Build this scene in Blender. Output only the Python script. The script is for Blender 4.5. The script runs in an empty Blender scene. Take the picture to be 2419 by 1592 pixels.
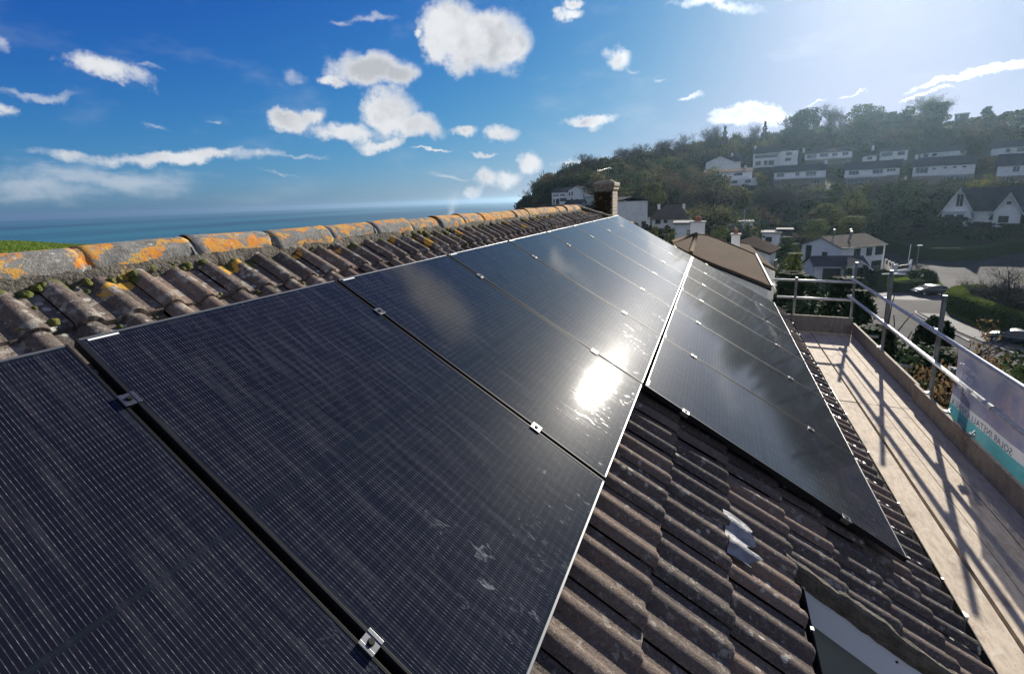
import bpy, math, random
import numpy as np
from mathutils import Vector, Matrix
R=math.radians
scene=bpy.context.scene; col=scene.collection
rnd=random.Random(7)
# ------------------------------------------------------------ camera
CW,CH=2419.,1592.; FPX=1072.307; PPX,PPY=-10.825,-117.892
CAM=np.array([1.89225,-0.71091,0.39862]); ROOF_T=0.5210817
_F=np.array([-0.41031851,0.89237908,-0.18787843]);_R=np.array([0.91074978,0.41152365,-0.03439668]);_U=np.array([-0.04662154,0.18522383,0.98158981])
def pdir(x,y):
    d=_F+_R*((x-CW/2-PPX)/FPX)-_U*((y-CH/2-PPY)/FPX); return d/np.linalg.norm(d)
def at(x,y,D):
    "world point seen at photo pixel x,y at horizontal distance D metres"
    d=pdir(x,y); return CAM+d*D/np.hypot(d[0],d[1])
def azD(az,D,z=0.): a=R(az); return np.array([CAM[0]+math.sin(a)*D,CAM[1]+math.cos(a)*D,z])
cd=bpy.data.cameras.new('camera'); cam=bpy.data.objects.new('camera',cd); col.objects.link(cam)
cd.sensor_width=36; cd.lens=36*FPX/CW; cd.shift_x=-PPX/CW; cd.shift_y=PPY/CW; cd.clip_start=.05; cd.clip_end=40000
m=Matrix(((_R[0],_U[0],-_F[0],CAM[0]),(_R[1],_U[1],-_F[1],CAM[1]),(_R[2],_U[2],-_F[2],CAM[2]),(0,0,0,1))); cam.matrix_world=m
scene.camera=cam; scene.render.resolution_x=1024; scene.render.resolution_y=673
scene.view_settings.view_transform='Standard'; scene.view_settings.look='None'; scene.view_settings.gamma=1
scene.view_settings.exposure=1.0
# ------------------------------------------------------------ sun
SUN_EL,SUN_AZ=21.9,14.2; HAZE=.0001
sl=bpy.data.lights.new('sun','SUN'); sl.energy=5.0; sl.angle=R(.53); sl.color=(1,.93,.82)
so=bpy.data.objects.new('sun',sl); col.objects.link(so)
sd=Vector((math.sin(R(SUN_AZ))*math.cos(R(SUN_EL)),math.cos(R(SUN_AZ))*math.cos(R(SUN_EL)),math.sin(R(SUN_EL))))
so.rotation_euler=sd.to_track_quat('Z','Y').to_euler()
# ------------------------------------------------------------ node helper
class NT:
    def __init__(s,nt): s.t=nt; s.n=nt.nodes; s.l=nt.links; s.n.clear()
    def __call__(s,ty,ins=None,out=0,**kw):
        nd=s.n.new(ty)
        for k,v in kw.items(): setattr(nd,k,v)
        for k,v in (ins or {}).items():
            sk=nd.inputs[k]
            if hasattr(v,'is_output') or isinstance(v,bpy.types.NodeSocket): s.l.new(v,sk)
            else: sk.default_value=v
        return nd.outputs[out] if len(nd.outputs) else None
    def math(s,op,a,b=None,c=None,clamp=False):
        d={0:a}
        if b is not None:d[1]=b
        if c is not None:d[2]=c
        return s('ShaderNodeMath',d,operation=op,use_clamp=clamp)
    def noise(s,vec,scale,detail=4,rough=.55,out=0,dist=0.):
        return s('ShaderNodeTexNoise',{'Vector':vec,'Scale':scale,'Detail':detail,'Roughness':rough,'Distortion':dist},out)
    def mix(s,f,a,b):
        nd=s.n.new('ShaderNodeMix'); nd.data_type='RGBA'
        for k,v in ((0,f),(6,a),(7,b)):
            if isinstance(v,bpy.types.NodeSocket): s.l.new(v,nd.inputs[k])
            else: nd.inputs[k].default_value=(*v,1) if k>0 and len(v)==3 else v
        return nd.outputs[2]
    def ss(s,v,a,b,lo=0.,hi=1.):
        return s('ShaderNodeMapRange',{0:v,1:a,2:b,3:lo,4:hi},interpolation_type='SMOOTHSTEP')
    def map(s,vec,loc=(0,0,0),rot=(0,0,0),sc=(1,1,1),ty='POINT'):
        return s('ShaderNodeMapping',{'Vector':vec,'Location':loc,'Rotation':rot,'Scale':sc},vector_type=ty)
# ------------------------------------------------------------ world: physical sky + clouds
w=bpy.data.worlds.new('World'); scene.world=w; w.use_nodes=True
N=NT(w.node_tree)
sky=N('ShaderNodeTexSky',sky_type='NISHITA',sun_disc=False,sun_elevation=R(SUN_EL),sun_rotation=R(SUN_AZ),air_density=1.0,dust_density=.55,ozone_density=2.2,altitude=60)
vec=N('ShaderNodeTexCoord',out=0)
K=CW/2379.
CL=[ # x,y,rx,ry,tilt,strength  (photo pixels of the full frame)
(1040,45,72,62,0,1.3),(1115,90,120,72,10,1.4),(1190,105,55,45,0,1.2),(1010,110,45,40,0,1.),(965,66,14,16,0,.8),
(860,160,95,36,4,1.1),(775,186,42,15,0,.9),(930,172,40,26,0,.9),(680,180,34,18,10,.45),
(680,284,50,26,0,1.2),(735,274,34,18,0,.95),(800,306,105,22,0,.85),(900,258,72,50,0,1.35),(965,290,70,34,10,1.1),(890,332,52,12,0,.9),
(1082,298,34,16,0,1.),(1158,310,46,22,8,1.1),(1365,275,72,12,-4,1.),(1392,292,16,9,0,.6),
(250,165,110,26,13,.95),(340,160,60,8,6,.6),(2,258,38,22,10,.95),(0,105,30,14,30,.6),(90,218,110,10,5,.45),
(440,366,250,15,0,.75),(190,372,90,16,3,.6),(560,372,110,12,0,.6),(240,415,260,34,3,.42),(90,440,220,40,0,.4),(700,368,70,5,0,.6),
(1330,38,27,18,0,.9),(1335,8,22,14,0,.9),(1440,140,26,16,-30,.75),(1475,156,26,8,10,.55),(1240,382,34,24,0,.85),(1130,402,34,22,0,.8),(1185,406,30,18,0,.7),(1330,368,60,8,-4,.75),
(1745,270,95,19,-2,1.3),(1700,282,60,10,-10,1.),(1880,244,42,4,-10,.9),(2230,186,150,10,-13,1.3),(2320,160,90,12,-8,1.3),(2140,226,80,5,-10,1.2),(1985,222,40,4,-12,.8),
(1588,236,40,8,-6,.8),(860,42,52,9,-8,.65),(800,56,28,9,0,.65),(360,290,44,7,12,.6),(1000,352,44,3,0,.8),(1130,352,34,5,0,.8),(500,276,20,4,0,.6),
(1640,8,100,20,0,.85),(1410,140,18,12,0,.6),(660,405,60,5,0,.6),(1045,410,60,4,0,.65),(1095,440,30,9,-20,.7),(1530,182,18,7,0,.6),(1060,500,500,10,0,.35),
(2700,-300,300,80,0,1.),(1500,-500,260,90,0,1.),(600,-500,200,80,0,1.)]
wn=N.noise(vec,7.,7,.66,out=1); wv=N('ShaderNodeVectorMath',{0:wn,1:(.5,.5,.5)},operation='SUBTRACT'); wv=N('ShaderNodeVectorMath',{0:wv,3:.085},operation='SCALE')
v2=N('ShaderNodeVectorMath',{0:vec,1:wv},operation='ADD')
fld=None; fldB=None
for (x,y,rx,ry,ti,st) in CL:
    faint=st<.7; st=1. if faint else (st*.85 if ry<14 else st)
    x,y,rx,ry=x*K,y*K,rx*K*1.08,ry*K*1.12
    c=pdir(x,y); ca,sa=math.cos(R(ti)),math.sin(R(ti))
    a=(pdir(x+ca*rx,y+sa*rx)-pdir(x-ca*rx,y-sa*rx))/2; b=(pdir(x+sa*ry,y-ca*ry)-pdir(x-sa*ry,y+ca*ry))/2
    ra,rb=np.linalg.norm(a),np.linalg.norm(b); a=a/ra; b=b-a*(a@b); b/=np.linalg.norm(b); n=np.cross(a,b)
    e=Matrix(((a[0],n[0],b[0]),(a[1],n[1],b[1]),(a[2],n[2],b[2])))
    if e.determinant()<0: n=-n; e=Matrix(((a[0],n[0],b[0]),(a[1],n[1],b[1]),(a[2],n[2],b[2])))
    q=N.map(v2,tuple(c),tuple(e.to_euler()),(ra,.3,rb),'TEXTURE')
    ln=N('ShaderNodeVectorMath',{0:q},out=1,operation='LENGTH')
    f=N.math('MULTIPLY_ADD',ln,-st,st)
    if faint: fldB=f if fldB is None else N.math('MAXIMUM',fldB,f)
    else: fld=f if fld is None else N.math('SMOOTH_MAX',fld,f,.12)
fb=N.noise(vec,14.,9,.62); fb2=N.noise(N.map(vec,sc=(1,1,2.6)),5.5,8,.6)
dens=N.math('ADD',fld,N.math('MULTIPLY_ADD',fb,2.1,-1.05)); cov=N.ss(dens,-.10,.62)
wispn=N.noise(N.map(vec,sc=(1,1,3.2)),9.,8,.65); covB=N.ss(N.math('ADD',fldB,N.math('MULTIPLY_ADD',wispn,2.,-1.)),-.1,1.1,0,.5); cov=N.math('MAXIMUM',cov,covB)
back=N.ss(N('ShaderNodeVectorMath',{0:vec,1:tuple(-_F)},out=1,operation='DOT_PRODUCT'),-.25,.35); covC=N.math('MULTIPLY',N.math('MULTIPLY',back,.6),N.ss(N.noise(vec,2.2,6,.6),.34,.58,.25,.85)); cov=N.math('MAXIMUM',cov,covC)  # added cloud cover behind the camera, out of view, to whiten blue shade

thin=N.ss(fb2,.52,.85,0,.16); cov=N.math('MAXIMUM',cov,thin)
vsh=N('ShaderNodeVectorMath',{0:v2,1:tuple(np.array(sd)*.02+np.array([0,0,.025]))},operation='ADD')
rel=N.math('SUBTRACT',N.noise(v2,9.,5,.5),N.noise(vsh,9.,5,.5))
thick=N.math('MULTIPLY',N.ss(N.math('MULTIPLY_ADD',rel,-3.0,.38),0.,1.),N.ss(dens,.1,.9))
ccol=N.mix(N.math('MAXIMUM',thick,covC),(.80,.82,.85),(.50,.52,.56))
dsun=N('ShaderNodeVectorMath',{0:vec,1:tuple(sd)},out=1,operation='DOT_PRODUCT')
glow=N.math('POWER',N.math('MAXIMUM',dsun,0.),14.)
# tone of the physical sky: deeper blue away from the sun, rolled off round it
aur=N.math('MULTIPLY',N.math('POWER',N.math('MAXIMUM',dsun,0.),70.),.16)
sep=N('ShaderNodeSeparateColor',{0:sky}); sepn=sep.node; chn=[]
for i_,(tint,a_,g_,q_,m_) in enumerate(((.0733,1.10,1.95,1.6,1.12),(.1261,1.14,1.87,1.8,1.10),(.1994,.95,1.3,1.6,1.34))):
    x_=N.math('MULTIPLY',sepn.outputs[i_],tint); y_=N.math('MULTIPLY',N.math('POWER',x_,g_),a_); chn.append(N.math('ADD',N.math('MULTIPLY',N.math('DIVIDE',y_,N.math('MULTIPLY_ADD',y_,q_,1.)),m_),aur))
skt=N('ShaderNodeCombineColor',{0:chn[0],1:chn[1],2:chn[2]})
cs=N('ShaderNodeVectorMath',{0:ccol,3:N.math('MULTIPLY_ADD',glow,.9,1.)},operation='SCALE')
allc=N.mix(cov,skt,cs)
allc=N('ShaderNodeVectorMath',{0:allc,3:5.},operation='SCALE')
bg=N('ShaderNodeBackground',{'Color':allc,'Strength':.10}); N('ShaderNodeOutputWorld',{'Surface':bg})
# ------------------------------------------------------------ materials
MT={}
def P_(name,build):
    if name in MT: return MT[name]
    mt=bpy.data.materials.new(name); mt.use_nodes=True; n=NT(mt.node_tree)
    s=build(n); n('ShaderNodeOutputMaterial',{'Surface':s}); MT[name]=mt; return mt
def pr(nt_,**k):
    mp={'c':'Base Color','r':'Roughness','m':'Metallic','s':'Specular IOR Level','n':'Normal','cw':'Coat Weight','cr':'Coat Roughness','a':'Alpha','sh':'Sheen Weight'}
    d={}
    for a,v in k.items(): d[mp[a]]=(*v,1) if isinstance(v,tuple) and len(v)==3 else v
    return nt_('ShaderNodeBsdfPrincipled',d)
def bump(n,h,st,dist): return n('ShaderNodeBump',{'Strength':st,'Distance':dist,'Height':h})
def simple(name,c1,c2=None,scale=4.,rough=.8,bs=0.,bscale=40.,metal=0.,spec=.2,bd=.01,coord=3,stretch=(1,1,1)):
    def b(n):
        v=n.map(n('ShaderNodeTexCoord',out=coord),sc=stretch)
        c=c1 if c2 is None else n.mix(n.ss(n.noise(v,scale,6),.35,.65),c1,c2)
        k=dict(c=c,r=rough,m=metal,s=spec)
        if bs: k['n']=bump(n,n.noise(v,bscale,5),bs,bd)
        return pr(n,**k)
    return P_(name,b)
def foliage(name,c1,c2,c3,trans=.35,scale=.6):
    def b(n):
        v=n('ShaderNodeNewGeometry',out=0)
        f=n.noise(v,scale,3); f2=n('ShaderNodeNewGeometry',out=8)
        c=n.mix(n.ss(f,.38,.62),c1,c2); c=n.mix(n.ss(f2,.55,1.,0,.7),c,c3)
        d=pr(n,c=c,r=.8,s=.08)
        t=n('ShaderNodeBsdfTranslucent',{'Color':c})
        return n('ShaderNodeMixShader',{0:trans,1:d,2:t})
    return P_(name,b)
def tile_mat(n):
    g=n('ShaderNodeNewGeometry',out=0); px=n('ShaderNodeSeparateXYZ',{0:g},out=0)
    rv=n('ShaderNodeAttribute',{},out=2,attribute_name='tv')
    base=n.mix(n.ss(n.noise(g,2.2,5),.35,.65),(.125,.098,.082),(.075,.066,.060))
    base=n.mix(n.ss(rv,.35,1.,0,.8),base,(.185,.135,.105)); base=n.mix(n.ss(rv,.3,0.,0,.6),base,(.055,.05,.048))
    base=n.mix(n.ss(n.noise(g,55,4,.7),.45,.75,0,.55),base,(.23,.20,.175))
    base=n.mix(n.ss(n.noise(g,90,3,.7),.50,.72,0,.6),base,(.03,.028,.027))
    up=n.ss(px,-.05,.25,1,0)
    # pale crustose lichen
    vd=n('ShaderNodeTexVoronoi',{'Vector':n('ShaderNodeVectorMath',{0:g,1:n('ShaderNodeVectorMath',{0:n.noise(g,30,3,out=1),3:.02},operation='SCALE')},operation='ADD'),'Scale':16.})
    vm=n.math('MULTIPLY',n.ss(vd,.18,.24,1,0),n.ss(n.math('ADD',n.noise(g,3.1,3),n.math('MULTIPLY',up,.10)),.52,.60))
    base=n.mix(n.math('MULTIPLY',vm,.8),base,(.40,.39,.34)); base=n.mix(n.math('MULTIPLY',n.ss(n.noise(n.map(g,loc=(2,2,5)),34,4,.7),.60,.68),.55),base,(.36,.335,.29))
    pt=n.ss(n.math('ADD',n.noise(n.map(g,loc=(4,3,1)),13,5,.6),n.math('MULTIPLY',up,.06)),.60,.68)
    base=n.mix(n.math('MULTIPLY',pt,.6),base,(.33,.31,.27))
    # orange lichen
    ol=n.ss(n.math('ADD',n.noise(n.map(g,loc=(7,1,2)),4.6,4,.5),n.math('MULTIPLY',n.ss(px,-.6,.0,1,0),.17)),.735,.76)
    oc=n.mix(n.noise(g,30,3),(.50,.23,.03),(.50,.33,.07)); base=n.mix(n.math('MULTIPLY',ol,n.ss(px,.5,.9,1,0)),base,oc)
    mo=n.ss(n.math('ADD',n.noise(n.map(g,loc=(1,9,2)),7,5,.6),n.math('MULTIPLY',n.ss(px,-.52,-.30,1,0),.22)),.69,.75)
    base=n.mix(mo,base,(.085,.095,.03))
    hh=n.math('ADD',n.noise(g,160,4,.7),n.math('MULTIPLY',n.noise(g,18,3),1.6))
    return pr(n,c=base,r=.93,s=.12,n=bump(n,hh,.9,.006))
def ridge_mat(n):
    g=n('ShaderNodeNewGeometry',out=0)
    base=n.mix(n.ss(n.noise(g,14,6,.7),.35,.65),(.20,.195,.18),(.11,.108,.10))
    base=n.mix(n.ss(n.noise(g,70,3,.7),.5,.7,0,.6),base,(.34,.33,.30))
    ny=n('ShaderNodeSeparateXYZ',{0:n('ShaderNodeNewGeometry',out=0)},out=1)
    wv=n('ShaderNodeVectorMath',{0:g,1:n('ShaderNodeVectorMath',{0:n.noise(g,9,4,out=1),3:.10},operation='SCALE')},operation='ADD')
    far=n.ss(ny,1.,4.,0,.05)
    ol=n.ss(n.math('ADD',n.noise(n.map(wv,sc=(1.2,.8,1.2)),8.5,4,.6),far),.50,.54)
    ol=n.math('MULTIPLY',ol,n.ss(n.noise(g,26,5,.7),.36,.50))
    oc=n.mix(n.ss(n.noise(g,12,4),.35,.65),(.50,.19,.03),(.44,.27,.07)); base=n.mix(ol,base,oc)
    vd=n('ShaderNodeTexVoronoi',{'Vector':g,'Scale':22.}); base=n.mix(n.math('MULTIPLY',n.ss(vd,.15,.22,1,0),n.ss(n.noise(g,5,2),.5,.6,0,.7)),base,(.42,.41,.37))
    return pr(n,c=base,r=.95,s=.2,n=bump(n,n.math('ADD',n.noise(g,120,4,.7),n.noise(g,25,4)),.7,.006))
def cell_mat(n):
    uv=n('ShaderNodeUVMap',out=0,uv_map='UVMap'); u=n('ShaderNodeSeparateXYZ',{0:uv},out=0); v=n('ShaderNodeSeparateXYZ',{0:uv},out=1)
    def band(x,period,off,w,soft=.0004):
        f=n.math('PINGPONG',n.math('ADD',x,off),period/2); return n.ss(f,w/2,w/2+soft,1,0)
    CU,CV=.1843,.0928
    wire=band(u,.00922,-.0020,.0007,.0003)
    padm=band(v,CV/3,.004,.0075,.002)
    gapu=band(u,CU,-.0140,.0035); gapv=band(v,CV,-.0280,.0022)
    mid=n.ss(n.math('ABSOLUTE',n.math('SUBTRACT',v,.8635)),.008,.009,1,0)
    eu=n.math('MINIMUM',n.math('SUBTRACT',u,.012),n.math('SUBTRACT',1.122,u)); ev=n.math('MINIMUM',n.math('SUBTRACT',v,.022),n.math('SUBTRACT',1.705,v))
    edge=n.ss(n.math('MINIMUM',eu,ev),0.,.002,1,0)
    blank=n.math('MAXIMUM',n.math('MAXIMUM',gapu,mid),edge)
    wa=n.math('MULTIPLY',wire,n.math('MULTIPLY_ADD',padm,.6,.42)); wa=n.math('MULTIPLY',wa,n.math('SUBTRACT',1.,blank)); wa=n.math('MULTIPLY',wa,n.math('MULTIPLY_ADD',gapv,-.85,1.))
    nz=n.noise(n.map(uv,sc=(50,6,1)),1.,3); wa=n.math('MULTIPLY',wa,n.ss(nz,.35,.6,.35,1.))
    finger=n.noise(n.map(uv,sc=(1,60,1)),6.,2)
    cellc=n.mix(finger,(.003,.0035,.0075),(.005,.0055,.011))
    cellc=n.mix(blank,cellc,(.006,.009,.012)); cellc=n.mix(gapv,cellc,(.010,.011,.016))
    c=n.mix(wa,cellc,(.14,.145,.14))
    # hand smears and dried dirt near the lower frame edge
    ob=n('ShaderNodeObjectInfo',out=5); u2=n('ShaderNodeVectorMath',{0:uv,1:n('ShaderNodeCombineXYZ',{0:n.math('MULTIPLY',ob,37.),1:n.math('MULTIPLY',ob,11.)})},operation='ADD')
    sm=n.ss(n.noise(n.map(u2,rot=(0,0,.5),sc=(2.2,1.,1)),11,8,.72,dist=1.6),.575,.72); sm=n.math('MULTIPLY',sm,n.ss(v,1.0,1.70,.0,.45)); sm=n.math('MULTIPLY',sm,n.ss(n.noise(u2,2.1,2),.42,.55))
    dot=n('ShaderNodeTexVoronoi',{'Vector':u2,'Scale':22.}); dot=n.ss(dot,.018,.035,.5,0); dot=n.math('MULTIPLY',dot,n.ss(n.noise(u2,7,2),.52,.56))
    st=n.ss(n.noise(n.map(u2,sc=(16,.9,1)),3,5,.6),.45,.8,0,.05)
    film=n.math('ADD',n.math('MAXIMUM',sm,dot),n.math('ADD',st,.004),clamp=True)
    c=n.mix(film,c,(.36,.38,.40))
    rg=n.math('MULTIPLY_ADD',n.noise(u2,1.3,3),.02,.036); rg=n.math('MULTIPLY_ADD',film,.5,rg)
    return pr(n,c=c,r=rg,s=.24,cw=.035,cr=.34,n=bump(n,n.noise(uv,900,1),.05,.0006))
def wood_mat(dark):
    def b(n):
        g=n('ShaderNodeNewGeometry',out=0); rv=n('ShaderNodeObjectInfo',out=5)
        v=n('ShaderNodeVectorMath',{0:g,1:n('ShaderNodeCombineXYZ',{0:n.math('MULTIPLY',rv,9.)})},operation='ADD')
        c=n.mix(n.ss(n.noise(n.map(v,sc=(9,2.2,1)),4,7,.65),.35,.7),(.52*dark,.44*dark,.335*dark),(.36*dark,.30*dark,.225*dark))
        c=n.mix(n.ss(n.noise(v,5,6,.7,dist=1.),.55,.72,0,.5),c,(.62*dark,.57*dark,.50*dark))
        c=n.mix(n.ss(n.noise(n.map(v,loc=(3,8,1)),2.3,6,.75),.52,.68,0,.8),c,(.24*dark,.175*dark,.13*dark)); c=n.mix(n.ss(n.noise(n.map(v,loc=(1,3,1),sc=(3,1,1)),9,6,.8),.55,.68,0,.6),c,(.30*dark,.24*dark,.19*dark))
        c=n.mix(n.ss(n.noise(v,60,3),.60,.7,0,.5),c,(.18*dark,.14*dark,.11*dark))
        return pr(n,c=c,r=.85,s=.3,n=bump(n,n.noise(n.map(v,sc=(30,5,20)),4,5),.35,.006))
    return b
def ground_mat(n):
    g=n('ShaderNodeNewGeometry',out=0)
    c=n.mix(n.ss(n.noise(g,.08,5),.4,.6),(.028,.04,.017),(.05,.045,.024)); c=n.mix(n.ss(n.noise(g,.9,4),.45,.65,0,.6),c,(.035,.055,.018))
    return pr(n,c=c,r=.95,s=.1,n=bump(n,n.noise(g,1.2,6),.6,.5))
def sea_mat(n):
    g=n('ShaderNodeNewGeometry',out=0)
    st=n.noise(n.map(g,rot=(0,0,R(30)),sc=(.0011,.00022,1)),1.,4,.55)
    c=n.mix(n.ss(st,.42,.56),(.010,.065,.100),(.025,.135,.175))
    hb=n.math('ADD',n.noise(n.map(g,sc=(.12,.05,1)),1.,5,.6),n.noise(n.map(g,sc=(.01,.006,1)),1.,5,.6))
    return pr(n,c=c,r=.45,s=.22,n=bump(n,hb,.9,2.))
def asphalt_mat(n):
    g=n('ShaderNodeNewGeometry',out=0)
    c=n.mix(n.ss(n.noise(g,.35,5,.6),.35,.65),(.062,.060,.059),(.042,.042,.043)); c=n.mix(n.ss(n.noise(g,14,3,.7),.5,.7,0,.4),c,(.09,.088,.086)); c=n.mix(n.ss(n.noise(n.map(g,sc=(1,1,1)),1.1,6,.75,dist=1.5),.60,.66,0,.7),c,(.03,.03,.031))
    return pr(n,c=c,r=.85,s=.03,n=bump(n,n.noise(g,30,4),.4,.02))
def brick_mat(n,c1=(.26,.13,.09),c2=(.16,.09,.07)):
    t=n('ShaderNodeTexBrick',{'Vector':n.map(n('ShaderNodeTexCoord',out=3),rot=(R(90),0,0)),'Color1':(*c1,1),'Color2':(*c2,1),'Mortar':(.35,.33,.3,1),'Scale':1.,'Mortar Size':.012,'Brick Width':.225,'Row Height':.075})
    g=n('ShaderNodeNewGeometry',out=0); return pr(n,c=n.mix(n.ss(n.noise(g,6,5),.45,.7,0,.5),t,(.12,.10,.06)),r=.9)
def banner_mat(n):
    g=n('ShaderNodeNewGeometry',out=0); z=n('ShaderNodeSeparateXYZ',{0:g},out=2)
    c=n.mix(n.ss(n.noise(g,2.5,3),.4,.6),(.27,.275,.35),(.19,.22,.33))
    zb=n.math('ADD',z,n.math('MULTIPLY_ADD',n.noise(g,3,2),.012,-.006))
    c=n.mix(n.ss(zb,-1.969,-1.965,1,0),c,(.56,.58,.62)); c=n.mix(n.ss(zb,-2.083,-2.079,1,0),c,(.10,.38,.42))
    d=pr(n,c=c,r=.7,s=.2,n=bump(n,n.noise(n.map(g,sc=(1,1,.5)),7,3),.6,.03)); t=n('ShaderNodeBsdfTranslucent',{'Color':c}); tr=n('ShaderNodeBsdfTransparent')
    a=n('ShaderNodeMixShader',{0:.42,1:d,2:t}); return n('ShaderNodeMixShader',{0:.12,1:a,2:tr})
def mortar_mat(n):
    g=n('ShaderNodeNewGeometry',out=0)
    c=n.mix(n.ss(n.noise(g,9,6,.7),.35,.65),(.075,.07,.06),(.15,.135,.11)); c=n.mix(n.ss(n.noise(n.map(g,loc=(3,0,0)),4,5),.62,.7),c,(.42,.28,.06))
    return pr(n,c=c,r=.95,s=.1,n=bump(n,n.noise(g,60,5),1.,.02))
def rooft(name,c1,c2,row=.35,colw=.3):
    def b(n):
        o=n('ShaderNodeTexCoord',out=2); g=n('ShaderNodeNewGeometry',out=0)
        uv=n('ShaderNodeUVMap',out=0,uv_map='UVMap'); u=n('ShaderNodeSeparateXYZ',{0:uv},out=0); v=n('ShaderNodeSeparateXYZ',{0:uv},out=1)
        h=n.math('ADD',n.math('MULTIPLY',n.math('FRACT',n.math('DIVIDE',v,row)),-.6),n.math('PINGPONG',n.math('DIVIDE',u,colw),.5))
        c=n.mix(n.ss(n.noise(g,.8,5,.7),.35,.65),c1,c2); c=n.mix(n.ss(n.noise(g,9,3,.7),.5,.75,0,.4),c,tuple(x*1.7 for x in c1))
        return pr(n,c=c,r=.95,s=.03,n=bump(n,h,.9,.05))
    return P_(name,b)
M_tile=P_('roof_tile_concrete',tile_mat); M_ridge=P_('ridge_lichen',ridge_mat); M_cell=P_('solar_cells',cell_mat)
M_frame=simple('black_anodised_aluminium',(.012,.0125,.014),rough=.5,metal=0.,spec=.09,bs=.1,bscale=200,bd=.0005); M_frame2=simple('glint_frame_bar',(.16,.165,.17),rough=.42,metal=.6)  # second one: top and bottom bars coloured paler, standing in for sun glints
M_clamp=simple('clamp_aluminium',(.19,.195,.20),(.14,.145,.15),20,rough=.42,metal=1.)
M_dark=simple('black_rubber',(.008,.008,.009),rough=.6); M_void=simple('dark_underlay',(.01,.01,.01),rough=.9)
M_stick=simple('white_sticker',(.75,.76,.75),rough=.4)
M_galv=simple('galvanised_tube',(.62,.62,.61),(.48,.48,.48),14,rough=.5,metal=.45,bs=.2,bscale=60,bd=.001)
M_galvd=simple('worn_galvanised',(.30,.31,.31),(.20,.20,.20),9,rough=.5,metal=.8,bs=.3,bscale=50,bd=.001)
M_wood=P_('scaffold_wood',wood_mat(1.)); M_woodd=P_('toe_board_shaded_wood',wood_mat(.62))  # toe boards: same wood, darker copy with their shade put into the colour
M_ground=P_('ground_earth',ground_mat); M_sea=P_('sea_water',sea_mat); M_asph=P_('asphalt',asphalt_mat); M_brick=P_('brick',brick_mat)
M_stone=P_('chimney_brick',lambda n:brick_mat(n,(.30,.21,.12),(.20,.15,.09)))
M_mort=P_('verge_mortar',mortar_mat)
M_white=simple('white_render',(.80,.78,.74),(.70,.68,.64),1.2,rough=.85,bs=.3,bscale=30)
M_wpaint=simple('white_paint',(.80,.80,.80),rough=.45)
M_upvc=simple('white_fascia_board',(.62,.65,.70),(.56,.60,.66),1.5,rough=.35)
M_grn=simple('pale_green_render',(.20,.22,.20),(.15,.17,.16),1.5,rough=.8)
M_felt=simple('roof_felt',(.17,.17,.18),(.12,.12,.13),1.,rough=.9); M_gut=simple('black_gutter_plastic',(.012,.012,.013),rough=.25)
M_pave=simple('paving',(.11,.105,.10),(.085,.082,.078),.8,rough=.85); M_kerb=simple('kerb_stone',(.38,.37,.35),(.28,.27,.26),2,rough=.9)
M_glass=simple('window_glass',(.02,.025,.03),rough=.04,spec=.8)
M_frm=simple('dark_window_frame',(.05,.045,.045),rough=.5)
M_roofb=rooft('brown_plain_tiles',(.12,.085,.068),(.09,.065,.055)); M_roofd=rooft('dark_grey_tiles',(.060,.060,.065),(.04,.042,.048)); M_roofg=rooft('mossy_brown_tiles',(.105,.072,.054),(.085,.066,.038))
M_roofw=rooft('weathered_brown_tiles',(.058,.048,.043),(.045,.039,.036))
M_ban=P_('mesh_banner',banner_mat); M_btxt=simple('banner_white_print',(.85,.86,.90),rough=.7); M_bteal=simple('banner_teal_print',(.10,.20,.26),rough=.7)
M_bark=simple('bark',(.10,.085,.065),(.06,.05,.04),6,rough=.95,bs=.5,bscale=20)
M_twig=simple('winter_twigs',(.085,.075,.062),(.06,.052,.045),1,rough=.95)
F_dark=foliage('foliage_evergreen',(.018,.036,.014),(.035,.055,.020),(.06,.08,.03))
F_con=foliage('foliage_conifer',(.012,.028,.016),(.022,.042,.020),(.045,.07,.04),.25)
F_mid=foliage('foliage_mid_green',(.045,.070,.022),(.075,.095,.03),(.12,.12,.04),.4)
F_yel=foliage('foliage_yellow',(.14,.125,.025),(.10,.11,.03),(.22,.18,.05),.45)
F_gold=foliage('foliage_olive_gold',(.075,.085,.025),(.055,.07,.022),(.14,.12,.035),.45)
F_red=foliage('foliage_red_autumn',(.28,.065,.03),(.17,.06,.03),(.35,.14,.05),.5,2.)
F_brn=foliage('foliage_tan_autumn',(.095,.065,.035),(.08,.05,.03),(.14,.11,.055),.5,2.)
F_wood=foliage('woodland_mixed',(.016,.034,.014),(.035,.055,.022),(.06,.08,.03),.3,.2)
F_grass=foliage('grass_blades',(.10,.17,.025),(.13,.19,.035),(.17,.2,.05),.4,.4)
F_hedge=foliage('hedge_leaves',(.075,.115,.02),(.095,.13,.028),(.13,.15,.04),.4,1.)
F_moss=simple('moss',(.055,.075,.018),(.11,.105,.03),30,rough=1.,bs=1.,bscale=90,bd=.01)
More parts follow.
